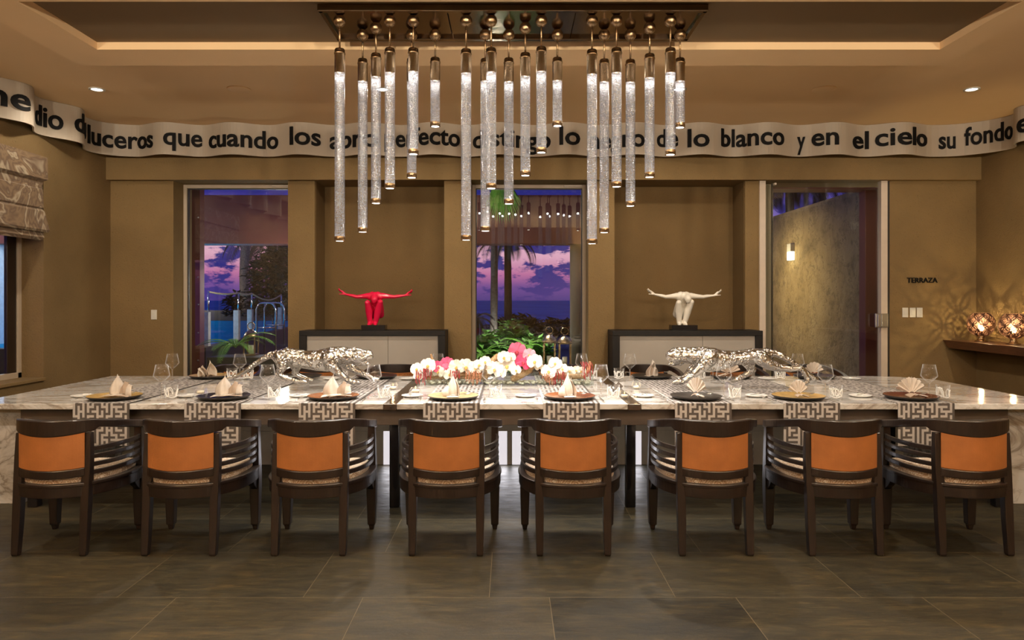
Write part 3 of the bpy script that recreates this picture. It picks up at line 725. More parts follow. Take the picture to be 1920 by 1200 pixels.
for x, y, lb in ((5.55, 8.47, 'pierced metal globe lamp on the wall shelf, nearer the terrace door'), (5.58, 7.97, 'pierced metal globe lamp on the wall shelf, cut by the edge of the picture')):
    t = thing('table_lamp', lb, 'lamp', (x, y, .9865), group='globe lamps on the shelf')
    MB().lathe([(.0, 0), (.072, 0), (.072, .008), (.045, .018), (.032, .05), (.038, .062), (.032, .070)], 24).build('base', M['bronze'], t)
    pr = [(.150*math.sin(a), .210-.152*math.cos(a)) for a in [.35+(PI-.9)*k/18 for k in range(19)]]
    MB().lathe(pr, 40, cap=False).build('shade', M['pierced'], t)
    MB().lathe([(.012, .07), (.012, .13)], 10).build('bulb_holder', M['bronze'], t)
    MB().sphere((0, 0, .155), .028, 14, 10, sz=1.2).build('bulb', M['bulb'], t)
    lamp('POINT', 'bulb_light', (0, 0, .215), 13, (1, .74, .34), t, .008)
def plate(px, py, d, label, n=1):
    x, z = (px-CX)*d/F, EYE-(py-CY)*d/F
    t = thing('light_switch', label, 'switch', (x, d, z))
    MB().box(-.036, .036, -.008, 0, -.06, .06).build('cover_plate', M['white'], t, .003)
    MB().box(-.016, .016, -.012, -.007, -.033, .033).build('rocker', M['white'], t, .002)
plate(289, 590, 8.90, 'single white light switch on the wall beside the pool window')
for k, px in enumerate((1697, 1711, 1724)):
    plate(px, 586, 8.90, 'white light switch under the TERRAZA lettering, %s' % ('nearest the glass door', 'middle of the three', 'nearest the globe lamps')[k])
me = glyphs('TERRAZA', .03, .012); xs = [v.co.x for v in me.vertices]; a, c = min(xs), max(xs)
X0_, X1_ = (1700-CX)*8.9/F, (1757-CX)*8.9/F; zb = EYE-(530-CY)*8.9/F
for v in me.vertices: v.co = (X0_+(v.co.x-a)/(c-a)*(X1_-X0_), 8.897-.012*(v.co.z > 0), zb+v.co.y*.088)
me.materials.clear(); me.materials.append(M['letters'])
o = bpy.data.objects.new('wall_lettering', me); C.objects.link(o); tag(o, 'small dark raised TERRAZA lettering on the wall beside the glass door', 'sign')
# roman blind
b = MB()
pf = [(-4.925, 2.98), (-4.86, 2.975), (-4.855, 2.74), (-4.885, 2.72), (-4.895, 2.64), (-4.875, 2.63), (-4.870, 2.44), (-4.885, 2.425), (-4.862, 2.40), (-4.838, 2.21), (-4.85, 2.185), (-4.885, 2.19), (-4.862, 2.13), (-4.88, 2.10), (-4.915, 2.12), (-4.925, 2.3)]
ye = [7.58, 7.58, 7.58, 7.55, 7.53, 7.53, 7.53, 7.53, 7.535, 7.58, 7.58, 7.545, 7.53, 7.51, 7.51, 7.51]
n = len(pf); vv = [(x, 5.45, z) for x, z in pf]+[(x, e, z) for (x, z), e in zip(pf, ye)]
b.add(vv, [(i, (i+1) % n, n+(i+1) % n, n+i) for i in range(n)]+[tuple(range(n)), tuple(range(n, 2*n))[::-1]])
tag(b.build('roman_blind', M['blind'], None, fix=True), 'folded brown swirl-patterned roman blind over the window in the side wall', 'blind')
# ------------------------------------------------------------------ silver leopards on clear blocks
LD = 5.75; LK = LD/F
def cp(ox, oy, cx, cy, dy): p = P(ox+cx/6, oy+cy/6, LD); return (p.x, p.y+dy*LK/6, p.z)
def leopard(name, label, ox, oy, chains, pads, ears, extra):
    t = thing(name, label, 'sculpture', (0, LD, TZ))
    r = lambda q: q/6*LK
    ch = [[(cp(ox, oy, a, c, dy), r(rad)) for a, c, dy, rad in row] for row in chains]
    ch2 = [[((p[0], p[1]-LD, p[2]-TZ), q) for p, q in row] for row in ch]
    def ex(mb):
        for a, c, dy, rad in ears:
            p = cp(ox, oy, a, c, dy); mb.sphere((p[0], p[1]-LD, p[2]-TZ), r(rad), 10, 8, sx=.75, sy=.55, sz=1.1)
    blob('body', ch2, .0062, M['silver'], t, 5, ex)
    for a, c, dy, lb in pads:
        p = cp(ox, oy, a, c, dy)
        o = MB().box(p[0]-.036, p[0]+.036, p[1]-.045, p[1]+.045, TZ+.0005, p[2]).build('acrylic_block', M['acrylic'], None, .002); tag(o, lb, 'stand')
    return t
leopard('leopard_figure', 'embossed silver leopard prowling towards the flowers, at the blind end of the table', 440, 630, [
    [(500, 235, 0, 78), (590, 225, 0, 98), (700, 235, 0, 92), (810, 250, 0, 88), (920, 260, 0, 100), (1030, 255, 0, 118), (1110, 225, 0, 105), (1210, 215, 0, 98), (1300, 225, 0, 92), (1385, 220, 0, 84)],
    [(690, 272, 0, 84), (810, 292, 0, 80), (930, 306, 0, 86), (1050, 312, 0, 90)],
    [(1375, 230, 0, 98), (1440, 222, 0, 76), (1510, 218, 0, 50)], [(1505, 195, 0, 44), (1528, 230, 0, 34)], [(1380, 285, 0, 54), (1465, 308, 0, 27), (1506, 312, 0, 20)], [(1400, 200, -45, 40), (1440, 190, -38, 30)],
    [(545, 235, -60, 88), (560, 330, -80, 62), (535, 385, -85, 40), (500, 412, -85, 26)], [(500, 412, -85, 27), (600, 458, -85, 31), (720, 498, -85, 28)], [(720, 500, -85, 28), (790, 500, -85, 30), (825, 508, -85, 22)],
    [(620, 250, 55, 85), (670, 345, 70, 62), (665, 400, 75, 36), (640, 425, 75, 26)], [(640, 425, 75, 26), (730, 470, 75, 28), (800, 495, 75, 26), (850, 505, 75, 24)],
    [(1080, 240, -60, 95), (1110, 320, -80, 68), (1170, 385, -85, 46), (1250, 455, -85, 38), (1310, 495, -85, 32)], [(1310, 500, -85, 32), (1370, 505, -85, 34), (1415, 513, -85, 22)],
    [(1150, 250, 55, 85), (1240, 330, 75, 56), (1340, 390, 80, 42), (1450, 440, 80, 34), (1530, 480, 80, 30)], [(1530, 488, 80, 30), (1590, 500, 80, 28)],
    [(470, 215, 0, 56), (400, 215, 0, 38), (300, 268, 0, 31), (200, 335, 0, 29), (110, 400, 0, 27), (30, 448, 0, 25), (-40, 470, 0, 24), (-90, 478, 0, 20)]],
    [(795, 525, -80, 'clear acrylic block under the hind paws of the leopard at the blind end'), (1370, 533, -80, 'clear acrylic block under the forepaws of the leopard at the blind end'), (240, 492, 0, 'clear acrylic block behind the hind legs of the leopard at the blind end')],
    [(1345, 145, -45, 22), (1345, 145, 45, 22)], None)
leopard('leopard_figure', 'embossed silver leopard stretching towards the flowers, at the lamp end of the table', 1220, 630, [
    [(290, 215, 0, 86), (380, 215, 0, 92), (480, 222, 0, 98), (600, 225, 0, 108), (690, 240, 0, 112), (800, 250, 0, 92), (920, 250, 0, 84), (1040, 240, 0, 84), (1140, 230, 0, 94), (1240, 228, 0, 88), (1310, 225, 0, 60)],
    [(560, 300, 0, 80), (650, 318, 0, 92), (750, 312, 0, 80), (900, 280, 0, 72)],
    [(290, 222, 0, 95), (235, 225, 0, 66), (212, 222, 0, 46)], [(205, 205, 0, 32), (200, 235, 0, 28)], [(330, 290, 0, 48), (260, 315, 0, 26), (215, 318, 0, 18)],
    [(640, 235, -60, 100), (560, 330, -80, 66), (480, 410, -85, 46), (400, 465, -85, 38), (330, 500, -85, 33)], [(330, 505, -85, 34), (275, 505, -85, 36), (240, 517, -85, 24)],
    [(600, 260, 55, 88), (520, 350, 75, 58), (450, 420, 80, 42), (400, 480, 80, 34)], [(400, 490, 80, 32), (340, 505, 80, 30)],
    [(1220, 240, -50, 90), (1310, 315, -70, 66), (1420, 352, -75, 44), (1540, 362, -75, 36), (1640, 352, -75, 34), (1680, 372, -75, 33)], [(1680, 372, -75, 33), (1715, 430, -75, 30), (1735, 480, -75, 30)], [(1735, 490, -75, 32), (1715, 525, -75, 28)],
    [(1100, 270, 50, 84), (1140, 345, 65, 54), (1175, 385, 70, 38)], [(1175, 388, 70, 36), (1090, 445, 70, 32), (1000, 490, 70, 29)], [(1000, 495, 70, 29), (940, 500, 70, 30)],
    [(1290, 180, 0, 52), (1400, 195, 0, 36), (1500, 240, 0, 34), (1600, 300, 0, 32), (1700, 375, 0, 31), (1790, 440, 0, 29), (1870, 492, 0, 26)]],
    [(285, 540, -80, 'clear acrylic block under the forepaws of the leopard at the lamp end'), (930, 525, 60, 'clear acrylic block under the folded hind leg of the leopard at the lamp end'), (1730, 545, -75, 'clear acrylic block under the outstretched hind paw of the leopard at the lamp end')],
    [(330, 140, -45, 20), (330, 140, 45, 20)], None)

# ------------------------------------------------------------------ place settings
SE = ['at the %s near place from the blind end' % ORD[k] for k in range(8)]
SF = ['at the %s far place from the blind end' % ORD[k] for k in range(8)]
def at(px, py): return onz(px, py, TZ)
PR = [(.0001, .012), (.11, .012), (.135, .014), (.172, .026), (.182, .028), (.184, .024), (.165, .010), (.12, .001), (.0001, .001)]
def charger_mesh(top):
    b = MB(); b.lathe(PR[:5], 48, mi=0, cap=False); b.lathe(PR[4:], 48, mi=1, cap=False); return b.mesh('charger', [top, M['blackplate']])
cm = {k: charger_mesh(M[k]) for k in ('gold', 'palegold', 'blackplate', 'brownplate', 'redplate')}
cname = {'gold': 'gold leaf', 'palegold': 'pale gold', 'blackplate': 'glossy black', 'brownplate': 'mottled brown', 'redplate': 'dark red-brown'}
def charger(k, x, y, where):
    o = bpy.data.objects.new('charger_plate', cm[k]); C.objects.link(o); o.location = (x, y, TZ+.006); o.rotation_euler[2] = random.random()*6
    tag(o, '%s charger plate %s' % (cname[k], where), 'plate', 'charger plates on the runners'); return o
def leaf(b, w, h, cx, y0, lean, curl, turn, mi=0, tip=.0, z0=0.0):
    ct, st = math.cos(turn), math.sin(turn)
    def fn(u, v):
        q = 2*u-1; ww = w*(1-v**2.2)*(.75+.5*v*(1-v)*2); x = q*ww+tip*v*v; y = curl*q*q*(1-.5*v)+lean*v*v+.006*math.sin(7*q+3*v)
        return (cx+x*ct-y*st, y0+x*st+y*ct, z0+h*v*(1-.12*abs(q)))
    b.grid(fn, 10, 12, mi)
def napkin_sail():
    b = MB()
    leaf(b, .060, .185, -.005, -.005, .03, .06, .30, 0, .012); leaf(b, .055, .130, .03, .015, .02, .05, -.5, 1, .03); leaf(b, .05, .105, .05, .03, .03, .04, -.9, 0, .03)
    b.grid(lambda u, v: (-.075+.16*u, -.055+.075*v+.03*u, .004+.012*math.sin(PI*u)+.008*v), 8, 4, 0)
    b.grid(lambda u, v: (-.02+.14*u, -.075+.035*v+.05*u, .008+.010*math.sin(PI*u)), 8, 3, 1)
    return b
def napkin_cone():
    b = MB()
    leaf(b, .048, .19, 0, -.015, .045, .05, .1, 0, .0); leaf(b, .045, .15, .02, .02, .03, -.04, -.4, 1, -.01); leaf(b, .05, .11, -.025, .0, .03, .04, .5, 0, .02)
    b.grid(lambda u, v: (-.045+.09*u, -.05+.09*v, .004+.01*math.sin(PI*u)*v), 8, 5, 0)
    return b
def napkin_fan():
    b = MB(); n = 14
    def fn(u, v):
        a = (-1.25+2.5*u); i = u*n; zig = (abs((i % 2)-1)-.5)*2
        r = .02+.115*v*(1-.08*abs(zig)); return (r*math.sin(a), .012*zig*v+.015*v-.01, .028+r*math.cos(a)*1.02)
    b.grid(fn, n*2, 6, 0, False)
    b.grid(lambda u, v: (-.05+.10*u, -.055+.06*v, .004+.022*math.sin(PI*u)*(1-v*.3)+.012*v), 8, 5, 1)
    b.grid(lambda u, v: (.02+.09*u, -.05-.01*v+.05*v, .004+.02*(1-u)+.006*math.sin(8*v)), 6, 5, 0)
    return b
nm = {}
for nme, f_ in (('sail', napkin_sail), ('cone', napkin_cone), ('fan', napkin_fan)): nm[nme] = f_().mesh('napkin', [M['linen'], M['linen_tan']])
def napkin(kind, x, y, rz, sc_, where):
    o = bpy.data.objects.new('folded_napkin', nm[kind]); C.objects.link(o); o.location = (x, y, TZ+.0215); o.rotation_euler[2] = rz; o.scale = sc_
    md = o.modifiers.new('cloth', 'SOLIDIFY'); md.thickness = .0022
    look = {'sail': 'sail-folded cream napkin', 'cone': 'cone-folded cream napkin', 'fan': 'fan-folded cream napkin'}[kind]
    tag(o, '%s on the charger %s' % (look, where), 'napkin', 'folded napkins on the chargers')
# glassware: wine glass, tumbler with white squiggle
WG = [(.0001, .004), (.030, .004), (.036, .001), (.036, .0), (.030, .006), (.007, .010), (.0046, .020), (.0044, .095), (.006, .102), (.030, .125), (.055, .150), (.0575, .158), (.054, .175), (.0425, .240), (.0418, .240), (.053, .175), (.0563, .159), (.029, .128), (.0001, .108)]
wgm = MB().lathe(WG[8:], 28, cap=False).mesh('wine_glass', M['glass'])
stm = MB().lathe(WG[2:9], 20, cap=False).mesh('stem', M['stem'])
def wine(x, y, where):
    t = thing('wine_glass', 'tall clear angular wine glass %s' % where, 'wine glass', (x, y, TZ+.0008), group='wine glasses on the table')
    for nme, me in (('bowl', wgm), ('stem', stm)):
        o = bpy.data.objects.new(nme, me); C.objects.link(o); o.parent = t
TG = [(.0001, .0), (.034, .0), (.036, .004), (.0365, .014), (.047, .105), (.0455, .105), (.0345, .020), (.0001, .018)]
tgm = MB().lathe(TG, 28, cap=False).mesh('glass', M['glass'])
rr = random.Random(3)
def squig(seed):
    r = random.Random(seed); b = MB()
    def on(a, z): rad = .0378+(z/.105)*.0100; return (rad*math.cos(a), rad*math.sin(a), z)
    for k in range(3):                                              # looping brush strokes round the glass
        ph = k*2.1+r.random()*.7; w_ = .55+.25*r.random(); z0 = .045+.010*r.random(); hh = .024+.010*r.random()
        b.tube([on(ph+w_*math.sin(2*PI*i/36), z0+hh*math.sin(4*PI*i/36+r.random()*.04+k)) for i in range(36)], .0034, 6, closed=True)
    b.tube([on(2*PI*i/40, .020+.004*math.sin(3*2*PI*i/40)) for i in range(40)], .0030, 6, closed=True)
    return b.mesh('squiggle', M['frost'])
sqm = [squig(s_) for s_ in (1, 2, 5)]
def tumbler(x, y, k, where):
    t = thing('tumbler', 'clear tumbler with white squiggles %s' % where, 'tumbler', (x, y, TZ+.0008), group='tumblers on the table')
    o = bpy.data.objects.new('glass', tgm); C.objects.link(o); o.parent = t
    o = bpy.data.objects.new('squiggle', sqm[k % 3]); C.objects.link(o); o.parent = t; o.rotation_euler[2] = -2.4+.5*(k % 4)
    o['label'] = 'white painted squiggle'
BP = [(.0001, .006), (.05, .006), (.075, .013), (.080, .0145), (.080, .012), (.055, .002), (.04, .0), (.0001, .0)]
bpm = MB().lathe(BP, 36, cap=False).mesh('bread_plate', M['china'])
def bread(x, y, where):
    o = bpy.data.objects.new('bread_plate', bpm); C.objects.link(o); o.location = (x, y, TZ+.0008); tag(o, 'small white bread plate %s' % where, 'plate', 'bread plates on the table')
def fork_mesh():
    b = MB()
    b.tube([(0, -.09, .006), (0, -.03, .008), (0, .03, .010), (0, .055, .006)], [.0045, .0035, .0028, .005], 8, flat=.5)
    b.box(-.012, .012, .052, .066, .003, .006)
    for k in range(4): b.tube([(-.0105+.007*k, .064, .0045), (-.0105+.007*k, .09, .008), (-.0105+.007*k, .108, .014)], [.0019, .0017, .001], 6)
    return b.mesh('fork', M['steel'])
def knife_mesh(l=1.0):
    b = MB(); b.tube([(0, -.11*l, .005), (0, -.09*l, .005), (0, 0, .005)], [.003, .0055, .0042], 8, flat=.6)
    b.hexa([(-.003, 0, .003), (.004, 0, .003), (.008, .1*l, .003), (-.002, .115*l, .003)], [(-.003, 0, .005), (.003, 0, .006), (.007, .1*l, .0045), (-.002, .115*l, .0045)]); return b.mesh('knife', M['steel'])
fm, km, bm_ = fork_mesh(), knife_mesh(), knife_mesh(.62)
def cutlery(name, me, x, y, z, rz, label, cat, group, tilt=0):
    o = bpy.data.objects.new(name, me); C.objects.link(o); o.location = (x, y, z); o.rotation_euler = (tilt, 0, rz); tag(o, label, cat, group)
kinds = ['gold', 'blackplate', 'brownplate', 'palegold', 'brownplate', 'blackplate', 'gold', 'redplate']
cpx = [215, 420, 625, 850, 1068, 1305, 1497, 1708]; wpx = [303, 502, 701, 918, 1127, 1357, 1548, 1742]; tpx = [321, 514, 720, 929, 1150, 1378, 1567, 1768]
bpx = [155, 350, 563, 773, 986, 1207, 1418, 1613]
nk = [('sail', -.25), ('sail', .0), ('sail', .1), ('cone', .0), ('cone', .15), ('fan', -.5), ('fan', .1), ('fan', .15)]
for k in range(8):
    d = 5.19; x = (cpx[k]-CX)*d/F; charger(kinds[k], x, d, SE[k])
    napkin(nk[k][0], x+.0, d+.0, nk[k][1], ((1.1, 1, .86), (1.1, 1, .86), (1.1, 1, .86), (1, 1, .88), (1, 1, .88), (.58, .8, .86), (.58, .8, .74), (.92, 1, .86))[k], SE[k])
    d = 5.33; wine((wpx[k]-CX)*d/F, d, SE[k])
    d = 5.20; tumbler((tpx[k]-CX)*d/F, d, k, SE[k])
    d = 5.34; bx = (bpx[k]-CX)*d/F; bread(bx, d, SE[k])
    cutlery('butter_knife', bm_, bx, d, TZ+.0155, -1.0+.25*(k % 3), 'butter knife on the bread plate %s' % SE[k], 'knife', 'butter knives on bread plates')
    cutlery('fork', fm, x-.235, 5.145, TZ+.006, .05, 'steel fork beside the charger %s' % SE[k], 'fork', 'forks beside the chargers')
    cutlery('dinner_knife', km, x+.225, 5.14, TZ+.006, .05, 'steel dinner knife beside the charger %s' % SE[k], 'knife', 'dinner knives beside the chargers')
    cutlery('teaspoon' if 0 else 'dessert_fork', fm, x+.045, 5.155, TZ+.036, -.85, 'steel fork laid across the charger %s' % SE[k], 'fork', 'dessert forks on the chargers')
fpx = [395, 565, 706, 850, 1050, 1222, 1370, 1527]
fk = ['gold', 'blackplate', 'blackplate', 'brownplate', 'gold', 'blackplate', 'brownplate', 'blackplate']
fn_ = ['sail', 'sail', 'sail', 'cone', 'cone', 'cone', 'fan', 'fan']
fw = [326, 452, 655, 822, 1090, 1180, 1335, 1493]; ft = [462, 432, 640, 795, 1112, 1162, 1315, 1466]
for k in range(8):
    d = 6.58; x = (fpx[k]-CX)*d/F; charger(fk[k], x, d, SF[k])
    if k not in (1, 2): napkin(fn_[k], x-.01, d, PI+.4, (.9, .9, .8), SF[k])
    d = 6.42
    wine((fw[k]-CX)*d/F, d-.03, SF[k]); tumbler((ft[k]-CX)*d/F, d+.04, k+1, SF[k])
    bx = x+.30; bread(bx, 6.50, SF[k])
    cutlery('butter_knife', bm_, bx, 6.50, TZ+.0155, 2.0, 'butter knife on the bread plate %s' % SF[k], 'knife', 'butter knives on bread plates')
# candles
def orb(px, py, label, lit):
    p = at(px, py); t = thing('candle_globe', label, 'candle holder', (p.x, p.y, TZ+.0008))
    MB().lathe([(.0001, .0), (.026, .0), (.030, .003), (.043, .022), (.047, .045), (.043, .065), (.030, .082), (.0285, .082), (.041, .064), (.045, .045), (.040, .024), (.0001, .006)], 28, cap=False).build('globe', M['glass'], t)
    MB().lathe([(.0001, .048), (.026, .048), (.026, .066), (.0001, .067)], 20, cap=False).build('candle', M['wax'], t)
    if lit:
        MB().sphere((0, 0, .082), .0055, 10, 8, sz=2.0).build('flame', M['flame'], t); lamp('POINT', 'flame_light', (0, 0, .088), .5, (1, .62, .25), t, .006)
def votive(px, py, label):
    p = at(px, py); t = thing('votive_holder', label, 'candle holder', (p.x, p.y, TZ+.0008))
    b = MB(); pr = [(.0001, 0), (.024, 0), (.040, .028), (.030, .058), (.028, .058), (.036, .028), (.022, .006), (.0001, .006)]; b.lathe(pr, 9, cap=False, smooth=False); b.build('cut_glass', M['glass'], t)
    MB().lathe([(.0001, .007), (.02, .007), (.026, .026), (.0001, .028)], 16, cap=False).build('candle', M['wax'], t)
    MB().sphere((0, 0, .040), .0045, 10, 8, sz=2.0).build('flame', M['flame'], t); lamp('POINT', 'flame_light', (0, 0, .047), .35, (1, .62, .25), t, .006)
orb(376, 750, 'round glass candle globe between the first two near places at the blind end', False)
orb(779, 748, 'round glass candle globe with a lit candle beside the dark cross band', True)
votive(737, 731, 'small cut-glass votive beside the wine glass at the blind-side cross band')
votive(1171, 747, 'cut-glass votive standing on the lamp-side dark cross band')
votive(1193, 730, 'cut-glass votive behind the lamp-side cross band, near a far place')
p = at(1160, 733)
b = MB().add([(-.035, 0, 0.036), (0, .0, .0), (.035, 0, .036), (0, .004, .072), (-.035, .002, .036), (0, .002, .0), (.035, .002, .036), (0, .006, .072)], [(0, 1, 2, 3), (7, 6, 5, 4), (0, 4, 5, 1), (1, 5, 6, 2), (2, 6, 7, 3), (3, 7, 4, 0)])
o = b.build('menu_card', M['leather']); o.location = (p.x, p.y, TZ+.001); o.data.materials[0] = M['apron']
tag(o, 'small brown card standing on its corner behind a tumbler by the cross band', 'card')

# ------------------------------------------------------------------ flower centrepiece
FD = 6.13; FK = FD/F
def fp(cx, cy, dy=0): p = P(760+cx/5.05, 630+cy/5.05, FD); return Vector((p.x, p.y+dy, p.z))
x0, x1, y0, y1 = fp(180, 400).x, fp(1770, 400).x, 6.03, 6.25; h = .125
t = thing('glass_trough', 'long clear glass trough holding the orchids in the middle of the table', 'vase', ((x0+x1)/2, 6.14, TZ+.0065)); w_ = (x1-x0)/2
b = MB().box(-w_, w_, -.105, .105, 0, .008); b.build('base', M['trough'], t, .001)
for a in ((-w_, w_, -.11, -.104), (-w_, w_, .104, .11), (-w_, -w_+.006, -.104, .104), (w_-.006, w_, -.104, .104)): MB().box(*a, .0, h).build('side', M['trough'], t, .001)
b = MB(); r = random.Random(11)
for k in range(330):
    b.sphere((x0+.02+r.random()*(x1-x0-.04), 6.05+r.random()*.18, TZ+.014+.012*r.random()), .010+.007*r.random(), 8, 6, sz=.65)
M['pebble'] = simple('pale_pebbles', (.50, .48, .38), .25, var=.35, vscale=30)
tag(b.build('pebbles', M['pebble']), 'pale river pebbles covering the floor of the glass trough', 'pebbles', kind='stuff')
M['drift'] = wood('driftwood', (.30, .15, .06), (.62, .40, .20), .6, (22, 6, 22), 0)
def driftwood(chains, label):
    o = blob('driftwood', [[(fp(a, c, dy), r_) for a, c, dy, r_ in ch] for ch in chains], .006, M['drift'], None, 3); tag(o, label, 'driftwood')
driftwood([[(760, 395, -.02, .022), (775, 330, -.02, .028), (805, 260, -.01, .030), (870, 195, 0, .026), (900, 240, .02, .02)]], 'thick curved piece of driftwood among the white orchids at the middle of the trough')
driftwood([[(1025, 400, -.03, .028), (1090, 365, -.03, .034), (1160, 320, -.02, .036), (1215, 265, 0, .026)]], 'split slab of driftwood leaning under the pink orchids')
driftwood([[(215, 395, -.02, .020), (400, 385, 0, .022), (580, 385, .0, .024), (740, 390, .0, .022)], [(260, 390, 0, .016), (255, 240, .03, .014), (240, 180, .03, .011)]], 'long driftwood branch lying along the blind end of the trough')
driftwood([[(1330, 395, -.02, .022), (1480, 385, 0, .026), (1680, 380, 0, .024), (1735, 330, .02, .016), (1750, 255, .03, .014)]], 'driftwood branch lying along the lamp end of the trough')
M['petal_w'] = simple('white_petal', (.82, .76, .66), .55, var=.05, vscale=40); M['lip_y'] = simple('yellow_lip', (.75, .45, .10), .5, var=.2)
M['petal_p'] = simple('pink_petal', (.75, .16, .28), .5, var=.25, vscale=30); M['petal_m'] = simple('magenta_petal', (.66, .045, .13), .5, var=.25, vscale=30); M['petal_l'] = simple('pale_pink_petal', (.80, .42, .52), .5, var=.2, vscale=30)
M['lip_r'] = simple('crimson_lip', (.55, .05, .08), .5, var=.2)
def bloom_mesh(mat):
    b = MB()
    def petal(ang, ln, wd, cup):
        ca, sa = math.cos(ang), math.sin(ang)
        def fn(u, v):
            q = 2*u-1; rr_ = ln*v; ww = wd*max(.06, 1-abs((v-.60)/.62)**2.4)**.5*q*(1 if v < .985 else .45)
            yy = -cup*(v*v*.6)+.16*ww*ww/wd+.02*v+.010*math.sin(6*q)*v*ln*6
            return (rr_*ca-ww*sa, yy*1.0, rr_*sa+ww*ca)
        b.grid(fn, 6, 7)
    for a in (PI/2, PI/2+2.2, PI/2-2.2): petal(a, .95, .40, .15)
    b2 = b
    for a in (.22, PI-.22): petal(a, .98, .66, .25)
    return b.mesh('petals', mat)
def lip_mesh(mat):
    b = MB(); b.sphere((0, -.10, -.02), .13, 10, 8, sz=.8); b.sphere((0, -.20, -.20), .15, 10, 8, sx=.8, sy=.6, sz=1.2); b.sphere((.13, -.12, -.10), .08, 8, 6); b.sphere((-.13, -.12, -.10), .08, 8, 6); return b.mesh('lip', mat)
bl = {k: (bloom_mesh(M['petal_'+k]), lip_mesh(M['lip_y' if k in 'wl' else 'lip_r'])) for k in 'wpml'}
blooms = [(125, 300, 52, 'w'), (135, 365, 36, 'w'), (225, 272, 62, 'w'), (320, 285, 52, 'm'), (320, 328, 50, 'w'), (400, 250, 50, 'm'), (395, 298, 42, 'p'), (430, 352, 52, 'w'), (492, 285, 62, 'w'), (580, 285, 68, 'w'), (672, 288, 56, 'w'),
          (705, 262, 46, 'w'), (760, 232, 46, 'w'), (852, 305, 66, 'w'), (935, 192, 52, 'w'), (962, 278, 72, 'w'), (905, 340, 44, 'w'), (1045, 312, 42, 'w'), (1000, 195, 40, 'w'), (1055, 140, 74, 'p'), (1170, 172, 52, 'l'), (1115, 240, 66, 'm'),
          (1222, 232, 62, 'w'), (1262, 278, 38, 'w'), (1412, 248, 52, 'w'), (1352, 322, 60, 'w'), (1480, 300, 44, 'w'), (1545, 322, 40, 'w'), (1605, 312, 36, 'w'), (1655, 325, 38, 'w')]
cnt = {}
names = {'w': 'white orchid bloom', 'p': 'pink orchid bloom', 'm': 'deep magenta orchid bloom', 'l': 'pale pink orchid bloom'}
r = random.Random(4)
order = sorted(blooms, key=lambda q: q[0])
for a, c, rad, k in order:
    cnt[k] = cnt.get(k, 0)+1
    lb = '%s, %s of its colour counted from the blind end of the trough' % (names[k], ORD[cnt[k]-1]) if k != 'l' else 'pale pink orchid bloom beside the topmost pink orchids'
    p = fp(a, c, -.10+.05*r.random()-(.02 if k == 'w' else -.02)); s_ = rad*1.22/5.05*FK
    t = thing('orchid_bloom', lb, 'flower', p, 0, 'orchid blooms of the centrepiece'); t.scale = (s_,)*3
    t.rotation_euler = (-.15+.5*(r.random()-.5), .7*(r.random()-.5), .7*(r.random()-.5))
    for nme, me in zip(('petals', 'lip'), bl[k]):
        o = bpy.data.objects.new(nme, me); C.objects.link(o); o.parent = t
    CHILDS = t.children
M['amaranth'] = simple('red_amaranth', (.36, .02, .03), .7, var=.4, vscale=60, bump=.6, bscale=300); M['amaranth_pale'] = simple('faded_amaranth', (.55, .22, .12), .7, var=.4, vscale=60, bump=.6, bscale=300)
for k, (a, c0, c1, n_, mt, lb) in enumerate([(165, 330, 490, 5, 0, 'crimson amaranth strands hanging over the blind end of the trough'), (225, 340, 450, 4, 0, 'crimson amaranth strands beside the first magenta orchid'), (478, 355, 440, 5, 0, 'crimson amaranth strands under the white orchids at the blind half'),
                                  (650, 350, 460, 7, 1, 'faded red amaranth strands before the middle driftwood'), (1340, 370, 490, 5, 1, 'faded amaranth strands under the lamp-side white orchid'), (1450, 350, 490, 6, 0, 'crimson amaranth strands at the lamp half of the trough'), (1705, 285, 420, 5, 0, 'crimson amaranth strands at the lamp end of the trough')]):
    b = MB()
    for i in range(n_*2):
        xx = a+(i/2-n_/2)*20+r.random()*12; e = min(c1, 462)-r.random()*80; dy = -.125-.012*r.random(); pts = []; rs = []
        for q_ in range(13):
            f = q_/12; pts.append(fp(xx-8+8*min(1, f*4)+3*math.sin(f*5+i), c0-45+(e-c0+45)*f, -.05+(dy+.05)*min(1, f*4))); rs.append(.0019+.0013*((q_*7+i*3) % 3)/2)
        b.tube(pts, rs, 6)
    tag(b.build('amaranth_strands', M['amaranth_pale'] if mt else M['amaranth']), lb, 'flower')
# ------------------------------------------------------------------ outside: terrace, pool, palms, sea
M['terrace'] = simple('dark_terrace_stone', (.075, .07, .062), .6, var=.25, vscale=2, bump=.3, bscale=20)
M['sea'] = simple('dusk_sea', (.05, .17, .42), .85, var=.25, vscale=.02, spec=.12)
M['redpaint'] = simple('dark_red_paint', (.16, .035, .028), .6, var=.12, vscale=2)
M['planter'] = simple('black_planter', (.018, .019, .018), .5, var=.2)
M['stonepost'] = simple('pale_stone_post', (.52, .50, .46), .7, var=.2, vscale=12)
M['rope'] = simple('cream_rope', (.55, .45, .28), .8, var=.2, vscale=80)
M['trunk'] = simple('grey_bark', (.24, .21, .165), .9, var=.35, vscale=18, bump=.6, bscale=30)
M['palmtrunk'] = simple('dark_palm_bark', (.022, .018, .016), .9, var=.3, vscale=20, bump=.6, bscale=25)
M['whitetrunk'] = simple('ringed_palm_bark', (.09, .08, .072), .8, var=.3, vscale=22, bump=.5, bscale=25)
M['leafdark'] = simple('dark_leaves', (.009, .012, .008), .6, var=.4, vscale=5)
M['leaf'] = simple('green_leaves', (.095, .24, .045), .5, var=.4, vscale=9)
M['leafbright'] = simple('bright_fern', (.13, .32, .035), .5, var=.35, vscale=9)
M['pooltile'] = simple('pool_tile', (.06, .55, .80), .4, var=.1)
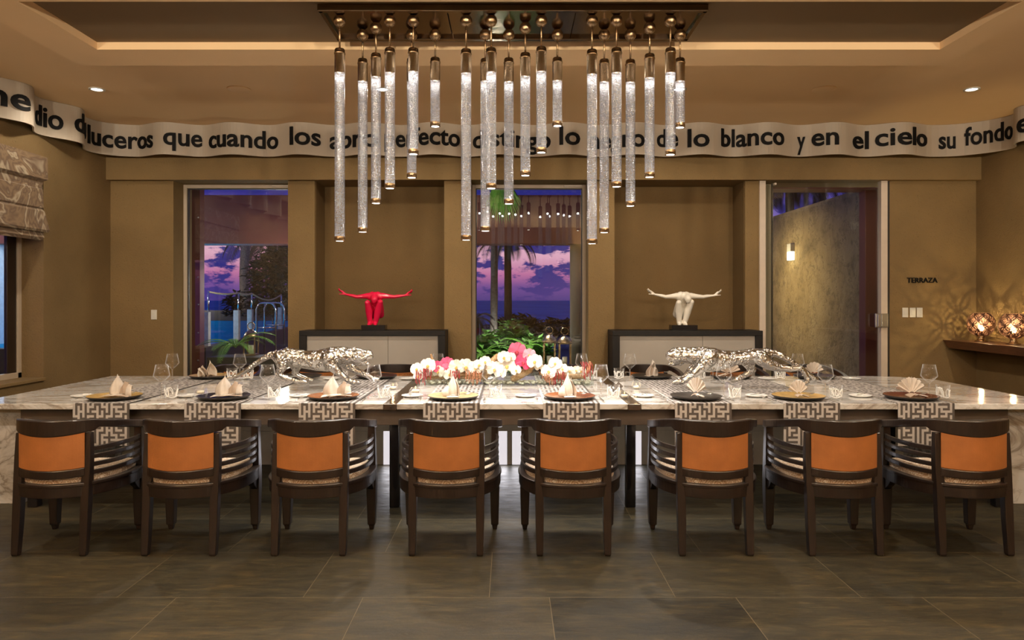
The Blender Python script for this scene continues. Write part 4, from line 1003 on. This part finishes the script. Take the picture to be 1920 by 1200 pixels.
M['water'] = glassy('pool_water', tint=(.10, .62, .80), refl=(.7, .75, .85), base=.02, rim=.12, power=3)
def crackwall():
    m, t, p, o = new_mat('cracked_garden_wall'); v = t.coord()
    n = t.noise(v, 1.1, 6, .65, .3); n2 = t.noise(v, 5, 6, .65, .3); w_ = t.m('ABSOLUTE', t.m('SUBTRACT', t.noise(v, 1.7, 7, .7, .5), .5))
    c = t.ramp(n, [(.3, (.16, .12, .06)), (.5, (.34, .255, .125)), (.7, (.44, .34, .18))])
    c = t.mix(t.ramp(w_, [(0, (.7, .7, .7)), (.012, (0, 0, 0))]), c, (.05, .035, .018)); c = t.mix(t.ramp(n2, [(.32, (.5, .5, .5)), (.44, (0, 0, 0))]), c, (.10, .075, .04))
    t.put(p.inputs['Base Color'], c); p.inputs['Roughness'].default_value = .9
    t.put(p.inputs['Normal'], t.bump(t.m('ADD', n2, t.m('MULTIPLY', w_, 1.2)), .8, .06)); return m
M['gardenwall'] = crackwall()
M['columnstone'] = stucco('column_stone', (.34, .29, .20), .6)
struct(MB().box(-16, 14, 9.45, 42, -.3, -.02).build('ground', M['terrace']))
struct(MB().box(-3000, 3000, 42, 5000, -4.6, -4.5).build('sea', M['sea']))
tag(MB().box(-4.415, -4.255, 9.9, 10.05, -.02, 3.45).build('red_post', M['redpaint'], None, .004), 'dark red post with steel bolts outside the pool window', 'post')
post = bpy.data.objects['red_post']
for py in (408, 520, 571, 624, 676):
    p = P(372, py, 9.9); MB().sphere((p.x, 9.898, p.z), .013, 10, 8, sy=.5).build('bolt', M['chrome'], post)
tag(MB().box(-9, 3.0, 12.5, 12.95, 2.452, 3.30).build('red_beam', M['redpaint'], None, .01), 'deep dark red beam over the terrace, seen through both windows', 'beam')
tag(MB().box(3.2, 5.985, 10.7, 11.1, 3.13, 3.7).build('red_lintel', M['redpaint'], None, .01), 'dark red beam over the passage behind the glass door', 'beam')
tag(MB().box(5.34, 5.63, 10.8, 11.0, -.02, 3.13).build('red_pier', M['redpaint'], None, .01), 'dark red pier behind the handle side of the glass door', 'post')
struct(MB().box(5.985, 6.4, 9.46, 21, -.02, 3.37).build('wall_garden', M['gardenwall']))
struct(MB().box(3.16, 3.345, 9.15, 9.4, 0, 2.95).build('trim_1', M['columnstone']))
tag(MB().lathe([(.10, -.02), (.10, 2.46)], 20, (1.17, 12.72, 0)).build('stone_column', M['columnstone']), 'round grey stone column under the red beam at the middle window', 'column')
# sconce on the garden wall
p = P(1485, 472, 15.2)
t = thing('sconce_or_fill_lamp', 'small lit wall sconce on the rough garden wall beyond the glass door', 'wall light', (5.985, 15.2, p.z))
M['sconce'] = simple('sconce_glass', (.85, .85, .75), .4, var=.05, emit=(1, .95, .75), estr=3.0); M['sconce_dim'] = simple('sconce_shade', (.5, .48, .40), .4, var=.05)
MB().box(-.09, 0, -.10, .10, -.18, .0).build('lit_diffuser', M['sconce'], t, .01); MB().box(-.09, 0, -.10, .10, .003, .17).build('upper_shade', M['sconce_dim'], t, .01)
lamp('POINT', 'sconce_or_fill_light', (-.35, 0, -.1), 7, (1, .85, .55), t, .1)
lamp('SPOT', 'garden_wall_spot', (3.9, 15.0, 2.2), 260, (1, .74, .36), None, .08, 120, 1.0, (0, math.radians(-74), 0))
# pool
edge = [(-4.98, 11.4), (-5.02, 11.66), (-5.30, 13.9), (-6.3, 20.5), (-7.3, 27)]
b = MB(); wz = .70
pts = edge+[(-15.9, 27), (-15.9, 11.4)]; n = len(pts)
b.add([(x, y, wz) for x, y in pts], [tuple(range(n))], 0); struct(b.build('pool_water', M['water']))
b = MB(); b.add([(x, y, -.0) for x, y in pts], [tuple(range(n))], 0)
for i in range(n):
    a, c = pts[i], pts[(i+1) % n]; b.add([(a[0], a[1], 0), (c[0], c[1], 0), (c[0], c[1], wz-.01), (a[0], a[1], wz-.01)], [(0, 1, 2, 3)])
struct(b.build('pool_basin', M['pooltile']))
b = MB().band([(x+.09, y) for x, y in edge], .16, -.02, .72); struct(b.build('pool_wall', M['planter']))
struct(MB().box(-16, -5, 11.1, 11.39, -.02, .72).build('pool_wall', M['planter'])); struct(MB().box(-16, -7.2, 27.02, 27.5, -.02, 1.08).build('pool_wall', M['terrace']))
for q in ((-7.5, 15, .35), (-8.5, 21, .35), (-6.1, 12.6, .35)): lamp('SPOT', 'pool_lamp', (q[0], q[1], .66), 900, (.5, .9, 1.0), None, .1, 165, .4)
def edge_at(y):
    for a, c in zip(edge, edge[1:]):
        if a[1] <= y <= c[1]: return a[0]+(c[0]-a[0])*(y-a[1])/(c[1]-a[1])
tops = []
for k, y in enumerate((11.75, 13.7, 14.9, 18.6)):
    x = edge_at(y)+.09; t = thing('pool_post', 'pale stone pool post with a steel rod, %s along the pool' % ORD[k], 'post', (x, y, .7205), 0, 'posts along the pool edge')
    MB().box(-.05, .05, -.05, .05, 0, .56).build('stone_base', M['stonepost'], t, .006); MB().lathe([(.016, .50), (.016, .90)], 10, (.03, 0, 0)).build('rod', M['chrome'], t); tops.append(Vector((x+.03, y, 1.61)))
for k, (a, c) in enumerate(zip(tops, tops[1:])):
    b = MB(); b.tube([a.lerp(c, i/10)-Vector((0, 0, (.03, .03, .14)[k]*math.sin(PI*i/10))) for i in range(11)], .016, 8)
    tag(b.build('barrier_rope', M['rope']), 'cream rope slung between the pool posts, %s span' % ('nearest', 'middle', 'farthest sagging')[k], 'rope')
t = thing('pool_ladder', 'chrome pool ladder with two rounded hoops on the pool edge', 'ladder', (0, 0, 0))
for d, px0, px1 in ((14.2, 481, 517), (15.6, 496, 533)):
    a, c = P(px0, 600, d), P(px1, 600, d); z1 = P(0, 568, d).z
    pts_ = [(a.x, d, -.02)]+[(p.x, p.y, p.z) for p in cat_rom([(a.x, d, z1-.12), (a.x+.06, d, z1-.02), ((a.x+c.x)/2, d, z1), (c.x-.06, d, z1-.02), (c.x, d, z1-.12)], 5)]+[(c.x, d, -.02)]
    MB().tube(pts_, .018, 8).build('hoop_rail', M['chrome'], t)
    MB().tube([(a.x, d, .93), (c.x, d, .93)], .014, 8).build('rung', M['chrome'], t)
# plants
def frond(b, base, az, length, up, droop, wid=.28, n=16, mi=0, hang=.35):
    pts = []; p = Vector(base); el = up; st = length/n
    for i in range(n+1):
        pts.append(p.copy()); p = p+Vector((math.cos(az)*math.cos(el), math.sin(az)*math.cos(el), math.sin(el)))*st; el -= droop/n
    b.tube(pts, [length*.010*(1-.8*i/n) for i in range(n+1)], 5, mi)
    for i in range(1, n):
        d = (pts[i+1]-pts[i-1]).normalized(); side = d.cross(Vector((0, 0, 1)))
        side = side.normalized() if side.length > 1e-5 else Vector((1, 0, 0)); l = wid*math.sin(PI*(.12+.85*i/n))**.7
        for sg in (1, -1):
            for f in (0, .5):
                q = pts[i].lerp(pts[i+1], f); tip = q+(side*sg*.8+d*.55-Vector((0, 0, hang)))*l; m_ = q.lerp(tip, .45)+d*l*.09
                m2 = q.lerp(tip, .45)-d*l*.06; b.add([q, m_, tip, m2], [(0, 1, 2, 3)], mi)
def palm(px, d, zc, rad, mat_t, mat_l, label, nf=12, flen=1.3, z0=-.02, cat='tree', seed=1):
    x = (px-CX)*d/F; r = random.Random(seed); t = thing('palm_tree', label, cat, (x, d, z0)); h = zc-z0
    MB().tube([(0.02*math.sin(3*k/14)*(h/3), 0, h*k/14) for k in range(15)], [rad*(1.25-.35*k/14)+.004*(k % 2) for k in range(15)], 12).build('trunk', mat_t, t)
    b = MB()
    for k in range(nf): frond(b, (0, 0, h), 2*PI*k/nf+r.random()*.4, flen*(.8+.35*r.random()), .9-.9*r.random(), 2.1, flen*.24)
    b.build('crown', mat_l, t); return t
palm(924, 14.0, 4.4, .062, M['whitetrunk'], M['leafdark'], 'slender ringed palm trunk lit at its foot, before the middle window sea view', 9, 1.3, seed=3)
palm(951, 16.0, 2.82, .078, M['palmtrunk'], M['leafdark'], 'dark palm with a drooping crown under the red beam at the middle window', 13, .95, seed=2)
palm(893, 13.0, 1.15, .05, M['palmtrunk'], M['leafdark'], 'low dark palm at the pool-side edge of the middle window', 9, .55, seed=5)
palm(512, 30.5, 4.1, .16, M['palmtrunk'], M['leafdark'], 'dark palm in silhouette beyond the pool', 14, 2.6, seed=8)
palm(1480, 19.5, 4.6, .12, M['palmtrunk'], M['leafdark'], 'dark palm above the garden wall, nearer the niche', 13, 1.6, seed=9)
palm(1540, 24.0, 5.6, .12, M['palmtrunk'], M['leafdark'], 'dark palm above the garden wall, nearer the red pier', 13, 1.8, seed=10)
palm(700, 24.0, 5.6, .12, M['palmtrunk'], M['leafdark'], 'dark palm rising behind the red beam', 13, 2.2, seed=12)
x = (459-CX)*28.5/F
tag(MB().tube([(x+.03*math.sin(k), 28.5, -.02+.5*k) for k in range(9)], [.22, .2, .19, .19, .18, .18, .18, .18, .18], 14).build('tree_trunk', M['trunk']), 'thick bare grey tree trunk beyond the pool ledge', 'tree')
def leafy(px, py0, py1, w, d, mat, label, n, size, seed, name='shrub', cat='shrub'):
    """A shrub of many arching leaves round a centre; all its leaves are one part."""
    r = random.Random(seed); a, c = P(px, py1, d), P(px, py0, d); h = c.z-a.z
    t = thing(name, label, cat, (a.x, d, -.02)); b = MB(); ww = w*d/F/2; zb = a.z+.02
    for k in range(n):
        u = r.random()*2*PI; v = r.random()**.5; q = r.random()
        p = Vector((math.cos(u)*ww*v, math.sin(u)*ww*v*.6, zb+h*q*(1-.35*v*v))); az = r.random()*2*PI; e = r.random()*1.2-.3
        dd = Vector((math.cos(az)*math.cos(e), math.sin(az)*math.cos(e), math.sin(e))); s_ = dd.cross(Vector((0, 0, 1))).normalized()*size*.28; l = size*(.6+.8*r.random())
        b.add([p, p+dd*l*.5+s_, p+dd*l-Vector((0, 0, l*.2)), p+dd*l*.5-s_], [(0, 1, 2, 3)])
    b.build('foliage', mat, t)
    b = MB()
    for k in range(5): b.tube([(0, 0, 0), (.3*ww*math.cos(k*1.3), .3*ww*math.sin(k*1.3), zb+h*.6)], [.015, .008], 6)
    b.build('stem', M['trunk'], t); return t
leafy(515, 455, 590, 100, 24, M['leafdark'], 'dark leafy tree in silhouette beyond the pool', 2600, .26, 21, 'dark_tree', 'tree')
leafy(440, 545, 592, 34, 26, M['leafdark'], 'dark bush at the far pool ledge beside the grey trunk', 300, .25, 22)
def fern(px, py, d, label, nf, ln, mat, seed):
    r = random.Random(seed); p = P(px, py, d); t = thing('fern', label, 'fern', (p.x, d, p.z)); b = MB()
    for k in range(nf): frond(b, (0, 0, 0), 2*PI*k/nf+r.random()*.5, ln*(.7+.5*r.random()), 1.15-.7*r.random(), 1.6, ln*.15, 15, 0, .15)
    b.build('fronds', mat, t); return t
leafy(915, 622, 700, 60, 10.9, M['leaf'], 'green leafy shrub at the pool side of the middle window', 900, .16, 31)
leafy(960, 600, 700, 70, 11.6, M['leaf'], 'tallest green shrub in the middle of the middle window', 1100, .17, 32)
leafy(1005, 632, 700, 60, 10.7, M['leaf'], 'green leafy shrub at the path side of the middle window', 900, .15, 33)
leafy(975, 592, 640, 110, 17, M['leafdark'], 'dark seaside bushes behind the green shrubs', 700, .25, 34)
leafy(1040, 600, 630, 110, 22, M['leafdark'], 'dark low shore bushes beside the stone column', 600, .25, 35)
for k, (px, py, d) in enumerate(((905, 668, 10.15), (985, 655, 10.3))): fern(px, py, d, 'green fern under the shrubs outside the middle window, %s' % ('nearer the pool', 'nearer the path')[k], 13, .42, M['leafbright'], 40+k)
b = MB(); q = P(940, 340, 12.0); b.tube([(q.x+.15, 12.52, q.z+.05), (q.x+.05, 12.2, q.z+.12), (q.x, 12.0, q.z)], .012, 6)
for k in range(26):                                                  # a fan leaf with its blades hanging
    a = math.radians(-132+3.9*k); l = .40+.22*math.sin(PI*k/25); d_ = Vector((math.cos(a), -.10-.12*math.sin(k*1.7), math.sin(a))); m_ = q+d_*l*.55; e_ = q+d_*l-Vector((0, 0, .10)); s_ = Vector((-d_.z, 0, d_.x))*.022
    b.add([q, m_+s_, e_, m_-s_], [(0, 1, 2, 3)])
tag(b.build('hanging_palm_leaf', M['leafbright']), 'bright green palm leaf hanging before the red beam in the middle window', 'palm leaf')
struct(MB().box(-4.1, -2.75, 9.75, 10.25, -.02, .70).build('planter_wall', M['planter'], None, .01))
fern(442, 652, 9.9, 'bright green fern on the black planter outside the pool window', 11, .66, M['leafbright'], 51)
def lantern(px, py0, py1, d, zb, label):
    a = P(px, py1, d); t = thing('garden_lantern', label, 'lantern', (a.x, d, zb)); h = P(px, py0, d).z-zb
    MB().box(-.085, .085, -.085, .085, 0, .025).build('base', M['bronze'], t, .004)
    for sx in (-1, 1):
        for sy in (-1, 1): MB().box(sx*.075-.008, sx*.075+.008, sy*.075-.008, sy*.075+.008, .02, h*.72).build('corner_post', M['bronze'], t)
    MB().lathe([(.105, h*.72), (.10, h*.78), (.075, h*.90), (.03, h*.97), (.0001, h)], 20).build('dome', M['bronze'], t)
    MB().tube([(.05*math.cos(2*PI*k/20), 0, h+.05+.05*math.sin(2*PI*k/20)) for k in range(20)], .006, 6, closed=True).build('ring_handle', M['bronze'], t)
    MB().lathe([(.035, .025), (.035, .14), (.0001, .14)], 16).build('candle', M['wax'], t)
lantern(471, 618, 664, 10.1, .701, 'domed lantern with a ring handle on the black planter outside the pool window')
struct(MB().box(.30, 1.05, 9.6, 10.1, -.02, .56).build('plinth_wall', M['terrace'], None, .01))
lantern(1059, 628, 684, 9.85, .561, 'tall domed lantern with a pale candle outside the middle window')
lantern(1030, 626, 676, 10.0, .561, 'slim domed lantern beside the shrubs outside the middle window')
lamp('SPOT', 'garden_light', (.1, 10.0, 2.35), 260, (1, .92, .70), None, .1, 120, .8, (math.radians(8), 0, 0))
lamp('POINT', 'palm_uplight', (-.25, 13.6, .75), 22, (1, .95, .85), None, .05)
lamp('POINT', 'poolside_fill', (-3.7, 11.8, 1.7), 45, (1, .95, .85), None, .1)  # unseen lamp added to whiten the pool posts
lamp('POINT', 'passage_fill', (4.75, 9.9, 2.5), 9, (1, .8, .5), None, .06)  # bare lamp added to lift the red pier and lintel
lamp('POINT', 'planter_light', (-3.0, 9.65, 1.45), 15, (1, .9, .7), None, .06)
lamp('POINT', 'beam_light', (-.30, 11.0, 2.75), 22, (1, .90, .65), None, .08)
lamp('POINT', 'trunk_fill', (x-1.2, 26.6, 1.6), 60, (1, .85, .6), None, .1)  # added lamp without a fixture, brightens the grey trunk
struct(MB().box(-9.2, -9, 2, 16.5, -.02, 5).build('wall_courtyard', simple('courtyard_wall', (.42, .47, .55), .8)))
lamp('POINT', 'courtyard_fill', (-7.6, 12.0, 2.6), 170, (.8, .9, 1.0), None, .2)  # lamp put in only to brighten the courtyard wall
